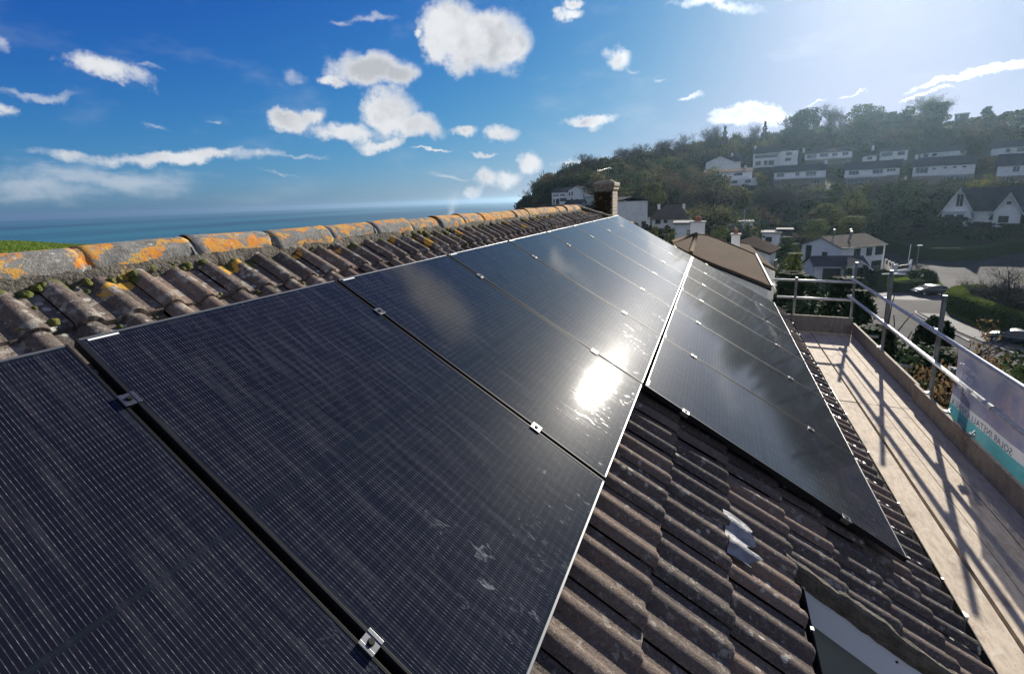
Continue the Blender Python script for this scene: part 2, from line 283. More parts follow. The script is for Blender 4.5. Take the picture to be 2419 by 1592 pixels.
# ------------------------------------------------------------ mesh builder
class MB:
    def __init__(s): s.v=[];s.f=[];s.uv=[];s.m=[]
    def add(s,vs,fs,uvs=None,mi=0):
        o=len(s.v); s.v+= [tuple(map(float,p)) for p in vs]
        for i,f in enumerate(fs):
            s.f.append([o+k for k in f]); s.uv.append(uvs[i] if uvs else None); s.m.append(mi)
        return s
    def quad(s,a,b,c,d,mi=0):
        a,b,c,d=map(np.asarray,(a,b,c,d)); w=np.linalg.norm(b-a);h=np.linalg.norm(d-a)
        return s.add([a,b,c,d],[(0,1,2,3)],[[(0,0),(w,0),(w,h),(0,h)]],mi)
    def obox(s,o,ex,ey,ez,a,b,mi=0):
        "box from local a to b in frame o,ex,ey,ez"
        o,ex,ey,ez=map(np.asarray,(o,ex,ey,ez)); P=[o+ex*x+ey*y+ez*z for z in (a[2],b[2]) for y in (a[1],b[1]) for x in (a[0],b[0])]
        return s.add(P,[(0,2,3,1),(4,5,7,6),(0,1,5,4),(2,6,7,3),(0,4,6,2),(1,3,7,5)],None,mi)
    def box(s,a,b,mi=0): return s.obox((0,0,0),(1,0,0),(0,1,0),(0,0,1),a,b,mi)
    def tube(s,pts,r,n=10,cap=True,mi=0):
        pts=[np.asarray(p,float) for p in pts]; rs=r if isinstance(r,(list,tuple)) else [r]*len(pts); vs=[];fs=[]
        up=None
        for i,p in enumerate(pts):
            t=(pts[min(i+1,len(pts)-1)]-pts[max(i-1,0)]); t=t/(np.linalg.norm(t)+1e-9)
            if up is None or abs(up@t)>.95: up=np.array([0,0,1.]) if abs(t[2])<.9 else np.array([1.,0,0])
            a=np.cross(t,up);a/=np.linalg.norm(a);b=np.cross(a,t); up=b
            for k in range(n):
                q=2*math.pi*k/n; vs.append(p+(a*math.cos(q)+b*math.sin(q))*rs[i])
        for i in range(len(pts)-1):
            for k in range(n): fs.append((i*n+k,i*n+(k+1)%n,(i+1)*n+(k+1)%n,(i+1)*n+k))
        if cap: fs.append(tuple(range(n))); fs.append(tuple(range((len(pts)-1)*n,len(pts)*n))[::-1])
        return s.add(vs,fs,None,mi)
    def prism(s,poly,vec,mi=0):
        vec=np.asarray(vec); n=len(poly); vs=[np.asarray(p) for p in poly]+[np.asarray(p)+vec for p in poly]
        return s.add(vs,[tuple(range(n))[::-1],tuple(range(n,2*n))]+[(i,(i+1)%n,n+(i+1)%n,n+i) for i in range(n)],None,mi)
    def build(s,name,mat,parent=None,smooth=False,bevel=0.,loc=None):
        me=bpy.data.meshes.new(name); L=np.zeros(3) if loc is None else np.asarray(loc,float)
        if parent is not None and loc is None: L=np.array(parent['_w']) if '_w' in parent else np.zeros(3)
        V=[tuple(np.asarray(p)-L) for p in s.v]; me.from_pydata(V,[],s.f)
        if any(u is not None for u in s.uv):
            ul=me.uv_layers.new(name='UVMap').data; k=0
            for f,u in zip(s.f,s.uv):
                for j in range(len(f)):
                    if u is not None: ul[k].uv=u[j]
                    k+=1
        for mt in (mat if isinstance(mat,(list,tuple)) else [mat]): me.materials.append(mt)
        if isinstance(mat,(list,tuple)):
            me.polygons.foreach_set('material_index',s.m)
        if smooth: me.polygons.foreach_set('use_smooth',[True]*len(me.polygons))
        me.update(); ob=bpy.data.objects.new(name,me); col.objects.link(ob)
        if parent is not None:
            ob.parent=parent; ob['_w']=list(map(float,L))
        else:
            ob.location=L; ob['_w']=list(map(float,L))
        if bevel:
            bm=ob.modifiers.new('bevel','BEVEL'); bm.width=bevel; bm.segments=2; bm.limit_method='ANGLE'
        return ob
def tag(o,label=None,cat=None,group=None,kind=None):
    if label:o['label']=label
    if cat:o['category']=cat
    if group:o['group']=group
    if kind:o['kind']=kind
    return o
def thing(name,label,cat,loc,group=None):
    o=bpy.data.objects.new(name,None); col.objects.link(o); o.location=[float(x) for x in loc]; o['_w']=[float(x) for x in loc]; o.empty_display_size=.2
    return tag(o,label,cat,group)
def empty_part(name,parent): 
    o=bpy.data.objects.new(name,None); col.objects.link(o); o.parent=parent; o['_w']=list(parent['_w']); return o
def copy_tree(o,parent=None):
    c=o.copy(); col.objects.link(c); c.parent=parent
    for ch in [x for x in list(bpy.data.objects) if x.parent==o]: copy_tree(ch,c)
    return c
def fast_quads(name,V,mat,tri=False,parent=None,loc=None,smooth=False):
    "V: (n,4,3) array of quads"
    V=np.asarray(V,dtype=np.float32); k=V.shape[1]; n=V.shape[0]; L=np.zeros(3) if loc is None else np.asarray(loc)
    if parent is not None and loc is None: L=np.array(parent['_w'])
    V=V-L.astype(np.float32)
    me=bpy.data.meshes.new(name); me.vertices.add(n*k); me.vertices.foreach_set('co',V.reshape(-1))
    me.loops.add(n*k); me.loops.foreach_set('vertex_index',np.arange(n*k,dtype=np.int32))
    me.polygons.add(n); me.polygons.foreach_set('loop_start',np.arange(0,n*k,k,dtype=np.int32)); me.polygons.foreach_set('loop_total',np.full(n,k,dtype=np.int32))
    me.materials.append(mat); me.update(calc_edges=True); me.validate()
    ob=bpy.data.objects.new(name,me); col.objects.link(ob)
    if parent is not None: ob.parent=parent
    else: ob.location=L
    ob['_w']=[float(x) for x in L]; return ob
# ------------------------------------------------------------ terrain
DB=[0,10,25,60,90,110,130,150,175,200,235,270,300,340,420,700]
TZ={-180:[-8,-8,-9,-12,-14,-16,-20,-25,-30,-40,-60,-60,-60,-60,-60,-60],
-110:[-7,-7,-6,-4,-3,-2.5,-3,-5,-12,-30,-60,-60,-60,-60,-60,-60],
-80:[-7,-7,-6,-4.4,-3.3,-3.0,-4,-8,-20,-40,-60,-60,-60,-60,-60,-60],
-73:[-7,-7,-6.5,-5,-3.7,-3.4,-4.5,-9,-25,-40,-60,-60,-60,-60,-60,-60],
-66.5:[-7,-7.5,-7.5,-7,-5.3,-5.0,-6.4,-12,-28,-45,-60,-60,-60,-60,-60,-60],
-60:[-7,-7.5,-8,-9,-7.2,-7.6,-10,-18,-30,-50,-60,-60,-60,-60,-60,-60],
-45:[-7,-7.5,-9,-12,-16,-20,-30,-40,-50,-60,-60,-60,-60,-60,-60,-60],
-26:[-7,-7.5,-9,-12,-13,-14,-16,-20,-28,-40,-60,-60,-60,-60,-60,-60],
-22:[-7,-7.5,-9,-12,-11,-10,-8,-5,-3.5,-3,-4,-10,-25,-60,-60,-60],
-18.8:[-7,-7.5,-9,-12,-10,-8.5,-6.5,-4,-2,0,3,2,-5,-40,-60,-60],
-15:[-7,-7.5,-9,-12,-11,-10,-7.5,-5,-2,3,8,10,8,0,-30,-60],
-7.5:[-7,-7.5,-9,-12,-11,-10,-8.3,-6,-2,2,8,13,17,18,18,18],
2:[-7,-7.5,-9,-14,-14,-13.5,-11.5,-8,-3.5,2,10,17,22,26,27,27],
6:[-7,-7.5,-9.5,-15.5,-15.5,-15.5,-13.5,-9.5,-4,2,9.5,17,24,28,30,30],
16:[-7,-7.5,-9.5,-15.5,-15.5,-15.5,-15.,-10.5,-4,2,9.5,18.5,26.5,30,31,31],
24:[-7,-7.5,-9.5,-15.5,-15.5,-15.5,-13.5,-9.5,-4,2,9.5,19,28.5,32,33,33],
40:[-7,-7.5,-9.5,-15.5,-15.,-14.5,-12.,-8,-3,3,10,19,28,32,33,33],
90:[-7,-7.5,-9,-13,-13,-12,-10,-7,-3,3,10,18,25,30,33,33],
180:[-8,-8,-9,-12,-14,-16,-20,-25,-30,-40,-60,-60,-60,-60,-60,-60]}
_az=sorted(TZ); _tab=np.array([TZ[a] for a in _az],float); _azv=np.array(_az,float); _db=np.array(DB,float)
def terr(x,y):
    x=np.asarray(x,float);y=np.asarray(y,float); dx=x-CAM[0];dy=y-CAM[1]; D=np.hypot(dx,dy); a=np.degrees(np.arctan2(dx,dy))
    i=np.clip(np.searchsorted(_azv,a)-1,0,len(_azv)-2); ta=np.clip((a-_azv[i])/(_azv[i+1]-_azv[i]),0,1); ta=ta*ta*(3-2*ta)
    j=np.clip(np.searchsorted(_db,D)-1,0,len(_db)-2); td=np.clip((D-_db[j])/(_db[j+1]-_db[j]),0,1)
    z0=_tab[i,j]*(1-td)+_tab[i,j+1]*td; z1=_tab[i+1,j]*(1-td)+_tab[i+1,j+1]*td
    return z0*(1-ta)+z1*ta
def tz(x,y): return float(terr(x,y))
def ground_at(px,py):
    "first hit of the view ray through a photo pixel with the terrain"
    d=pdir(px,py); h=np.hypot(d[0],d[1]); D=np.linspace(8,600,2400); X=CAM[0]+d[0]/h*D; Y=CAM[1]+d[1]/h*D; Z=CAM[2]+d[2]/h*D
    k=np.nonzero(Z<terr(X,Y))[0]; k=k[0] if len(k) else -1
    return np.array([X[k],Y[k],terr(X[k],Y[k])])
rad=np.concatenate([np.arange(0.5,40,3),np.arange(40,350,5),np.arange(350,700,25),[800,1100,1800,3500,7000,13500]])
azs=np.concatenate([np.arange(-180,-80,6),np.arange(-80,45,1.0),np.arange(45,180.1,6)])
AA,RR=np.meshgrid(np.radians(azs),rad); GX=CAM[0]+np.sin(AA)*RR; GY=CAM[1]+np.cos(AA)*RR; GZ=terr(GX,GY)
nr,na=GX.shape; gv=np.stack([GX,GY,GZ],-1).reshape(-1,3)
gm=bpy.data.meshes.new('ground'); gm.from_pydata([tuple(p) for p in gv],[],[(i*na+j,i*na+j+1,(i+1)*na+j+1,(i+1)*na+j) for i in range(nr-1) for j in range(na-1)]+[tuple(range(na-1))[::-1]])
gm.materials.append(M_ground); gm.polygons.foreach_set('use_smooth',[True]*len(gm.polygons)); gm.update()
go=bpy.data.objects.new('ground',gm); col.objects.link(go); tag(go,kind='structure')
b=MB(); SZ=-57.
ra=[150,400,900,2000,5000,13000]; aa=np.radians(np.arange(-180,180,4)); vs=[(CAM[0]+math.sin(a)*r,CAM[1]+math.cos(a)*r,SZ) for r in ra for a in aa]; na_=len(aa)
b.add(vs,[(i*na_+j,i*na_+(j+1)%na_,(i+1)*na_+(j+1)%na_,(i+1)*na_+j) for i in range(len(ra)-1) for j in range(na_)])
tag(b.build('sea',M_sea),kind='structure')
def drape_strip(name,cl,wl,mat,lift,kind='structure',step=2.,wr=None,side=None):
    "sheet following a centre line over the ground"
    cl=[np.asarray(p[:2],float) for p in cl]; pts=[];
    for a,c in zip(cl[:-1],cl[1:]):
        n=max(1,int(np.linalg.norm(c-a)/step)); pts+=[a+(c-a)*k/n for k in range(n)]
    pts.append(cl[-1]); 
    for _ in range(3): pts=[pts[0]]+[(pts[i-1]+2*pts[i]+pts[i+1])/4 for i in range(1,len(pts)-1)]+[pts[-1]]
    b=MB(); K_=8; vs=[]
    for i,p in enumerate(pts):
        t=pts[min(i+1,len(pts)-1)]-pts[max(i-1,0)]; t/=np.linalg.norm(t); nn=np.array([-t[1],t[0]])
        for k in range(K_+1):
            q=p+nn*(wl+(-wl-(wr if wr is not None else wl))*k/K_); vs.append((q[0],q[1],tz(*q)+lift))
    b.add(vs,[(i*(K_+1)+k,i*(K_+1)+k+1,(i+1)*(K_+1)+k+1,(i+1)*(K_+1)+k) for i in range(len(pts)-1) for k in range(K_)])
    o=b.build(name,mat,smooth=True); tag(o,kind=kind); return o,pts
def drape_poly(name,px,mat,lift,n=14):
    "four-sided patch draped over the ground, corners given in plan"
    A,B,C_,D_=[np.asarray(p[:2],float) for p in px]; vs=[]
    for i in range(n+1):
        for j in range(n+1):
            q=(A*(1-i/n)+D_*(i/n))*(1-j/n)+(B*(1-i/n)+C_*(i/n))*(j/n); vs.append((q[0],q[1],tz(*q)+lift))
    b=MB(); b.add(vs,[(i*(n+1)+j,i*(n+1)+j+1,(i+1)*(n+1)+j+1,(i+1)*(n+1)+j) for i in range(n) for j in range(n)]); o=b.build(name,mat,smooth=True); return tag(o,kind='structure')
def a3(x,y): return (1780+x/3.724,500+y/3.724)
def a2(x,y): return (1780+x/3.724,200+y/3.724)
def a1(x,y): return (1200+x/3.915,200+y/3.915)
def a4(x,y): return (1400+x/4.746,450+y/4.746)
def a5(x,y): return (1900+x/4.586,780+y/4.586)
def a8(x,y): return (2180+x/8.243,430+y/8.243)
def G(x,y): return ground_at(*a3(x,y))
# ------------------------------------------------------------ OUR HOUSE: roof frame
ct,st_=math.cos(ROOF_T),math.sin(ROOF_T)
EV=np.array([ct,0,-st_]); EU=np.array([0,1.,0]); EN=np.array([st_,0,ct])
def rp(u,v,h=0.): return EU*u+EV*v+EN*h
UE=9.95; UV=1.73; U0=-2.0
house=thing('house','our own brown tiled house carrying the solar panels in the foreground','house',(0,4,-8))
NR_H=-.118
def vtop(u): return -.62 if u<7.9 else -.62+.5*(u-7.9)
def tile_field():
    V=[];F=[];TV=[]
    edges=[-.62,-.205,.18,.56,.94,1.31,1.69,2.06,2.403,2.755,3.037,3.30,3.565,3.80]
    prof=[]  # roll profile over one 0.15 m period
    RW=.088
    for k in range(12): 
        x=RW*k/11; prof.append((x,.031*math.sin(math.pi*k/11)**.8))
    prof+=[(.098,0),(.125,0),(.1495,0)]
    r=random.Random(3)
    for ci in range(1,len(edges)):
        v0,v1=edges[ci-1]-.06,edges[ci]; ust=U0 if ci<=9 else UV
        if ci==1: v0=edges[0]
        nt=int((UE-ust)/.30)+1
        for t in range(nt):
            ua=ust+.30*t+(0.0); jv=r.uniform(-.006,.006); jh=r.uniform(-.003,.004); ju=r.uniform(-.003,.003); tilt=r.uniform(-.004,.004); tv=r.random()
            if ua+.3>UE+.02: continue
            if vtop(ua)>v1-.1: continue
            us=[];hs=[]
            for k in (0,1):
                for (x,h) in prof: us.append(ua+ju+.15*k+x); hs.append(h+ (.007 if k==0 and x<=RW else 0))
            us.append(ua+.2985+ju); hs.append(-.002)
            n=len(us); base=len(V); e=0
            vv0=max(v0,vtop(ua))
            rows=[(vv0,-.030),(v0+(v1-v0)*.5,-.015),(v1-.012,0.),(v1,-.006),(v1+.001,-.030)]
            for (vv,hh) in rows:
                for a,h in zip(us,hs):
                    # the nose keeps the thickness of the tile
                    x=rp(a,vv+jv+(r.uniform(-.001,.001)),NR_H+hh+h+jh+tilt*(a-ua)/.3); V.append(tuple(x-np.array(house['_w']))); TV.append(tv)
            m=len(rows)
            for i in range(m-1):
                for j in range(n-1): F.append((base+i*n+j,base+(i+1)*n+j,base+(i+1)*n+j+1,base+i*n+j+1))
            # side wall at the tile joint
            o=len(V)
            for i in range(3): 
                for q in (0,1): V.append(tuple(np.array(V[base+i*n+(n-1)])-EN*.03*q)); TV.append(tv)
            for i in range(2): F.append((o+2*i,o+2*i+1,o+2*i+3,o+2*i+2))
    me=bpy.data.meshes.new('roof_tiles'); me.from_pydata(V,[],F); me.materials.append(M_tile)
    at_=me.attributes.new('tv','FLOAT','POINT'); at_.data.foreach_set('value',TV)
    me.polygons.foreach_set('use_smooth',[True]*len(F)); me.update()
    try: me.set_sharp_from_angle(angle=R(50))
    except Exception: pass
    o=bpy.data.objects.new('roof_tiles',me); col.objects.link(o); o.parent=house; o['_w']=house['_w']
tile_field()
def sub(b_,mat,name,**k): return b_.build(name,mat,house,**k)
# underlay, back slope, walls
b=MB(); b.quad(rp(U0,-.66,-.2),rp(UE,-.66,-.2),rp(UE,2.72,-.2),rp(U0,2.72,-.2)); b.quad(rp(UV+.03,2.7,-.2),rp(UE,2.7,-.2),rp(UE,3.78,-.2),rp(UV+.03,3.78,-.2)); sub(b,M_void,'roof_underlay')
apx=rp(0,-.66,-.12)[0]; apz=rp(0,-.66,-.12)[2]
b=MB(); b.quad((apx-4.,U0,apz-2.3),(apx-4.,UE-.2,apz-2.3),(apx,7.9,apz),(apx,U0,apz)); b.add([(apx,7.9,apz),(apx-4.,UE-.2,apz-2.3),(.0,UE-.05,-.12)],[(0,1,2)],[[(0,0),(2,2),(4,0)]]); sub(b,M_tile,'rear_roof_slope')
b=MB(); b.box((apx-3.7,U0,-7.2),(2.15,UE-.25,-1.55)); b.box((2.15,UV+.32,-9),(3.05,UE-.25,-2.15)); sub(b,M_white,'wall')
b=MB(); g1=[rp(0,-.6,-.21),rp(0,3.7,-.21)]; b.prism([(g1[0][0],UE-.24,g1[0][2]),(g1[1][0],UE-.24,g1[1][2]),(g1[1][0],UE-.24,-2.6),(apx-3.7,UE-.24,-2.6),(apx-3.7,UE-.24,apz-2.35)],(0,.2,0)); sub(b,M_white,'gable_wall')
# ridge tiles
b=MB(); r=random.Random(5); u=U0; RC=np.array([-.603,.130])
while u<8.0:
    L=.455; dz=r.uniform(-.006,.008); dx=r.uniform(-.008,.008); ry=r.uniform(-.006,.006); n=15
    vs=[];fs=[]; secs=[(u+.005,.120,0),(u+.007,.1262,0),(u+.05,.126,0),(u+L*.5,.125,0),(u+L-.03,.1245,0),(u+L-.006,.124,0),(u+L-.004,.119,0)]
    for i,(uu,rr,_) in enumerate(secs):
        for k in range(n):
            a=math.pi*(-.12)+math.pi*1.24*k/(n-1); q=rr+r.uniform(-.0015,.0015)
            vs.append((RC[0]+dx+q*math.cos(a),uu,RC[1]+dz+ry*(i-3)*.7+q*math.sin(a)*1.08))
    for i in range(len(secs)-1):
        for k in range(n-1): fs.append((i*n+k,(i+1)*n+k,(i+1)*n+k+1,i*n+k+1))
    b.add(vs,fs)
    # mortar joint
    vs=[];fs=[]
    for i,uu in enumerate((u-.014,u+.014)):
        for k in range(n):
            a=math.pi*(-.12)+math.pi*1.24*k/(n-1); q=.1215+r.uniform(-.004,.005); vs.append((RC[0]+q*math.cos(a),uu+r.uniform(-.004,.004),RC[1]+q*math.sin(a)*1.08))
    for k in range(n-1): fs.append((k,n+k,n+k+1,k+1))
    b.add(vs,fs); u+=L
n=15; vs=[(RC[0]+.126*math.cos(math.pi*(-.12)+math.pi*1.24*k/(n-1)),u-.004,RC[1]+.136*math.sin(math.pi*(-.12)+math.pi*1.24*k/(n-1))) for k in range(n)]+[(RC[0],u-.004,RC[1]-.05)]
b.add(vs,[(k,k+1,n) for k in range(n-1)]); RIDGE_END=u
sub(b,M_ridge,'ridge_tiles',smooth=True)
b=MB(); us=np.arange(U0,RIDGE_END,.03); r=random.Random(8); vs=[]
for uu in us:
    for (v,h) in ((-.515,-.085),(-.492,-.098),(-.470,-.112),(-.455,-.15)): vs.append(rp(uu,v+r.uniform(-.008,.010),h+r.uniform(-.006,.006)))
b.add(vs,[(i*4+k,(i+1)*4+k,(i+1)*4+k+1,i*4+k+1) for i in range(len(us)-1) for k in range(3)]); sub(b,M_mort,'ridge_mortar',smooth=True)
# hip edge mortar running down from the ridge end
b=MB(); pts=[rp(u_,vtop(u_)-.02,-.09+r.uniform(-.008,.008)) for u_ in np.arange(7.9,UE,.1)]; b.tube(pts,.05,8); sub(b,M_mort,'hip_mortar',smooth=True)
# moss cushions
V=[];r=random.Random(11); b=MB()
ico=[]; 
def blob(b,c,rx,rz,seed,n=7,m=4):
    rr=random.Random(seed); vs=[];fs=[]
    for i in range(m+1):
        ph=math.pi/2*i/m
        for k in range(n):
            a=2*math.pi*k/n; q=1+rr.uniform(-.18,.18); p=np.array(c)+EU*math.cos(a)*math.cos(ph)*rx*q+EV*math.sin(a)*math.cos(ph)*rx*q+EN*math.sin(ph)*rz*q; vs.append(p)
    for i in range(m):
        for k in range(n): fs.append((i*n+k,i*n+(k+1)%n,(i+1)*n+(k+1)%n,(i+1)*n+k))
    b.add(vs,fs)
for i in range(330):
    uu=r.uniform(-1.2,8.0); 
    if math.sin(uu*5.1)+math.sin(uu*2.3+1)+r.uniform(-1.2,1.2)<.15: continue
    v=-.46+r.gauss(0,.022) if r.random()<.8 else r.uniform(-.45,-.2); s=r.uniform(.008,.024); blob(b,rp(uu,v,NR_H+.005),s,s*.9,i)
for i in range(60):
    uu=r.uniform(-1,8); v=-.205+r.uniform(0,.05); s=r.uniform(.008,.02); blob(b,rp(uu,v,NR_H-.025),s,s,i+900)
o=sub(b,F_moss,'moss',smooth=True); o['kind']='stuff'
# near verge of the lower roof part, bargeboard and side wall
b=MB(); vv=np.linspace(2.72,3.80,30); r=random.Random(2); vs=[]
for v in vv:
    stp=.0 if int((v-2.72)/.27)%2==0 else .012
    for (du,h) in ((.0,-.108+stp),(-.035,-.102+stp),(-.045,-.118+stp),(-.040,-.16),(-.030,-.203),(.03,-.21)): vs.append(rp(UV+du+r.uniform(-.004,.004),v,h+r.uniform(-.004,.004)))
b.add(vs,[(i*6+k,i*6+k+1,(i+1)*6+k+1,(i+1)*6+k) for i in range(29) for k in range(5)]); sub(b,M_mort,'verge')
b=MB(); y0=UV-.018
def rz(x,h): return -(x-h*st_)/ct*st_+h*ct   # height of a line parallel to the roof, h below it
xa,xb=2.0,3.42
b.prism([(xa,y0,rz(xa,-.20)),(xb,y0,rz(xb,-.20)),(xb,y0,rz(xb,-.355)),(xa,y0,rz(xa,-.355))],(0,.03,0)); bb=sub(b,M_upvc,'bargeboard')
for (x,h) in ((2.80,-.235),(2.83,-.28),(2.835,-.30),(2.93,-.32),(3.05,-.26)): b=MB().tube([(x,y0-.004,rz(x,h)),(x,y0+.004,rz(x,h))],.006,8); b.build('nail',M_dark,bb)
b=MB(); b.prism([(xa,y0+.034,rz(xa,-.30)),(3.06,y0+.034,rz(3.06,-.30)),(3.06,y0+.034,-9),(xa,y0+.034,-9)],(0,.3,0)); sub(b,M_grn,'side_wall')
# gutters
def gutter(name,x,z,ya,yb,clips):
    b=MB(); n=9; vs=[]
    for y in (ya,yb):
        for k in range(n): a=math.pi+math.pi*k/(n-1); vs.append((x+.056*math.cos(a),y,z+.058*math.sin(a)))
        for k in range(n): a=2*math.pi-math.pi*k/(n-1); vs.append((x+.051*math.cos(a),y,z+.053*math.sin(a)))
    m=2*n; b.add(vs,[(k,(k+1)%m,m+(k+1)%m,m+k) for k in range(m)])
    for y in (ya,yb): b.add([(x+.056*math.cos(math.pi+math.pi*k/(n-1)),y,z+.058*math.sin(math.pi+math.pi*k/(n-1))) for k in range(n)],[tuple(range(n))])
    b.tube([(x+.057,ya,z+.004),(x+.057,yb,z+.004)],.0045,8)
    g=sub(b,M_gut,name,smooth=True)
    for y in clips:
        c=MB(); c.box((x+.050,y-.010,z-.004),(x+.066,y+.010,z+.010)); c.box((x+.0625,y-.008,z-.04),(x+.066,y+.008,z)); c.build('gutter_bracket',M_galv,g,bevel=.002)
lip=rp(0,3.93,-.2); gutter('gutter',3.315,-2.165,UV-.1,UE,[2.0,2.8,3.62,4.45,5.3,6.1,6.95,7.8,8.6,9.4])
gutter('gutter',2.33,-1.60,U0,UV+.03,[-.6,.2,.9,1.45,1.70])
b=MB(); b.box((3.2,UV,-2.3),(3.225,UE,-2.12)); b.box((2.22,U0,-1.80),(2.245,UV-.05,-1.60)); sub(b,M_frm,'fascia')
# lead patch
b=MB(); vs=[];nn=14
for i in range(nn+1):
    for j in range(5):
        u_=1.735-.31*i/nn; v_=2.372+ (.135+.03*math.sin(i*1.3))*j/4+.02*(i/nn)
        xx=(u_-U0)%.15; h=.031*math.sin(math.pi*xx/.088)**.8 if xx<.088 else 0
        vs.append(rp(u_,v_,NR_H+.012+h+.003*math.sin(i*2.1+j)-(.006 if j==0 else 0)))
b.add(vs,[(i*5+j,i*5+j+1,(i+1)*5+j+1,(i+1)*5+j) for i in range(nn) for j in range(4)]); sub(b,simple('lead_flashing',(.25,.255,.265),(.15,.155,.165),18,rough=.6,metal=.1,bs=.5,bscale=30),'lead_flashing',smooth=True)
# chimney
b=MB(); cx0,cx1,cy0,cy1=-.70,-.29,10.02,10.6
b.box((cx0,cy0,-2.6),(cx1,cy1,.55)); b.box((cx0-.025,cy0-.025,.55),(cx1+.025,cy1+.025,.63)); b.box((cx0-.045,cy0-.045,.63),(cx1+.045,cy1+.045,.72)); ch=sub(b,M_stone,'chimney',bevel=.01)
b=MB(); cxm,cym=(cx0+cx1)/2,(cy0+cy1)/2; b.prism([(cx0-.04,cy0-.04,.72),(cx1+.04,cy0-.04,.72),(cx1-.12,cy0+.15,.79),(cx0+.12,cy0+.15,.79)],(0,.35,0)); b.build('flaunching',M_mort,ch)
b=MB(); r=random.Random(1)
ivy=[]
for i in range(900):
    f=r.random(); x=cx0+(cx1-cx0-.03)*r.random(); z=-1.2+1.7*r.random(); p=np.array([x,cy0-.015-abs(r.gauss(0,.02)),z]); s=r.uniform(.012,.03); a=np.array([r.gauss(0,1),r.gauss(0,.4),r.gauss(0,1)]);a/=np.linalg.norm(a); c=np.cross(a,[0,1,.3]);c/=np.linalg.norm(c); ivy.append([p-a*s-c*s,p+a*s-c*s,p+a*s+c*s,p-a*s+c*s])
fast_quads('climbing_growth',ivy,F_brn,parent=ch,loc=house['_w'])['kind']='stuff'
ae=thing('tv_aerial','thin television aerial standing on our chimney beyond the solar panels','aerial',(cx1-.12,cy0+.1,.74))
b=MB(); b.tube([(cx1-.12,cy0+.1,.74),(cx1-.12,cy0+.1,1.08)],.010,8); b.build('mast',M_galvd,ae)
b=MB(); ax=cx1-.12; b.tube([(ax+.04,cy0+.1,1.05),(ax-.26,cy0+.1,.99)],.006,6)
for k in range(6): q=ax+.02-.05*k; b.tube([(q,cy0-.02,1.045-.01*k),(q,cy0+.22,1.045-.01*k)],.003,5)
b.tube([(ax-.26,cy0+.1,.93),(ax-.26,cy0+.1,1.06)],.004,5); b.build('antenna',M_galvd,ae)
# ------------------------------------------------------------ SOLAR PANELS
PP,PWD,PHT=1.154,1.134,1.722
def panel_meshes(root):
    O=np.array(root['_w'])
    b=MB(); T=.033; W_=.009
    def bar(u0,u1,v0,v1): b.obox(O,EU,EV,EN,(u0,v0,-T),(u1,v1,0.))
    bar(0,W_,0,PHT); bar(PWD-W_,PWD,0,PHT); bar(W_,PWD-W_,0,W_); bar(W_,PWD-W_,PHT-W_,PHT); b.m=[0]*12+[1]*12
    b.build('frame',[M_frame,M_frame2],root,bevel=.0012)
    b=MB(); q=[O+EU*u+EV*v-EN*.0015 for u,v in ((W_,W_),(PWD-W_,W_),(PWD-W_,PHT-W_),(W_,PHT-W_))]
    b.add(q,[(0,3,2,1)],[[(W_,W_),(W_,PHT-W_),(PWD-W_,PHT-W_),(PWD-W_,W_)]]); b.build('glass',M_cell,root)
    b=MB(); b.obox(O,EU,EV,EN,(W_,W_,-.030),(PWD-W_,PHT-W_,-.026)); b.build('backsheet',M_void,root)
    b=MB(); b.obox(O,EU,EV,EN,(.028,.013,-.0013),(.115,.021,-.0007)); b.build('label_sticker',M_stick,root)
ordn=['first','second','third','fourth','fifth','sixth','seventh','eighth','ninth','tenth']
proto=None
def put_panel(u,v,h,label):
    global proto
    O=rp(u,v,h)
    if proto is None:
        proto=thing('solar_panel',label,'solar panel',O,'black solar panels on the roof'); panel_meshes(proto); o=proto
    else:
        o=copy_tree(proto); o.location=[float(x) for x in O]; o['_w']=[float(x) for x in O]
    o['label']=label; return o
put_panel(-PP-.002,.010,-.004,'nearest solar panel, cut off by the left edge of the photo')
for k in range(8):
    l=['large black solar panel in front, white sticker at its upper left corner',
    'top row solar panel third from the camera, sun glare at its lower end','top row solar panel fourth from the camera, above the glare streak','top row solar panel fifth from the camera',
    'top row solar panel sixth from the camera','top row solar panel third from the far end','top row solar panel second from the far end','farthest top row solar panel, its corner beneath the chimney'][k]
    put_panel(k*PP,0.,0.,l)
LV=PHT+.022
for k in range(2,8):
    l=['lower row solar panel beside the open patch of tiles, nearest of its row','second lower row solar panel from the camera','third lower row solar panel from the camera','third lower row solar panel from the far end','second lower row solar panel from the far end','farthest lower row solar panel, beside the brown roof next door'][k-2]
    put_panel(k*PP,LV,-.001,l)
cproto=None
def put_clamp(u,v,label,end=False):
    global cproto
    O=rp(u,v,.0)
    if cproto is None:
        c=cproto=thing('panel_clamp',label,'clamp',O,'aluminium clamps holding the solar panels')
        b=MB(); b.obox(O,EU,EV,EN,(-.022,-.025,.0005),(.022,.025,.0045)); b.obox(O,EU,EV,EN,(-.0085,-.025,-.03),(.0085,.025,.0005)); b.obox(O,EU,EV,EN,(-.022,-.025,.0045),(-.012,.025,.0065));b.obox(O,EU,EV,EN,(.012,-.025,.0045),(.022,.025,.0065)); b.build('bracket',M_clamp,c,bevel=.0008)
        b=MB(); b.tube([O+EN*.004,O+EN*.0115],.0075,12); b.tube([O+EN*.0045,O+EN*.0050],.0105,14); b.build('bolt',M_dark,c)
    else:
        c=copy_tree(cproto); c.location=[float(x) for x in O]
    c['label']=label
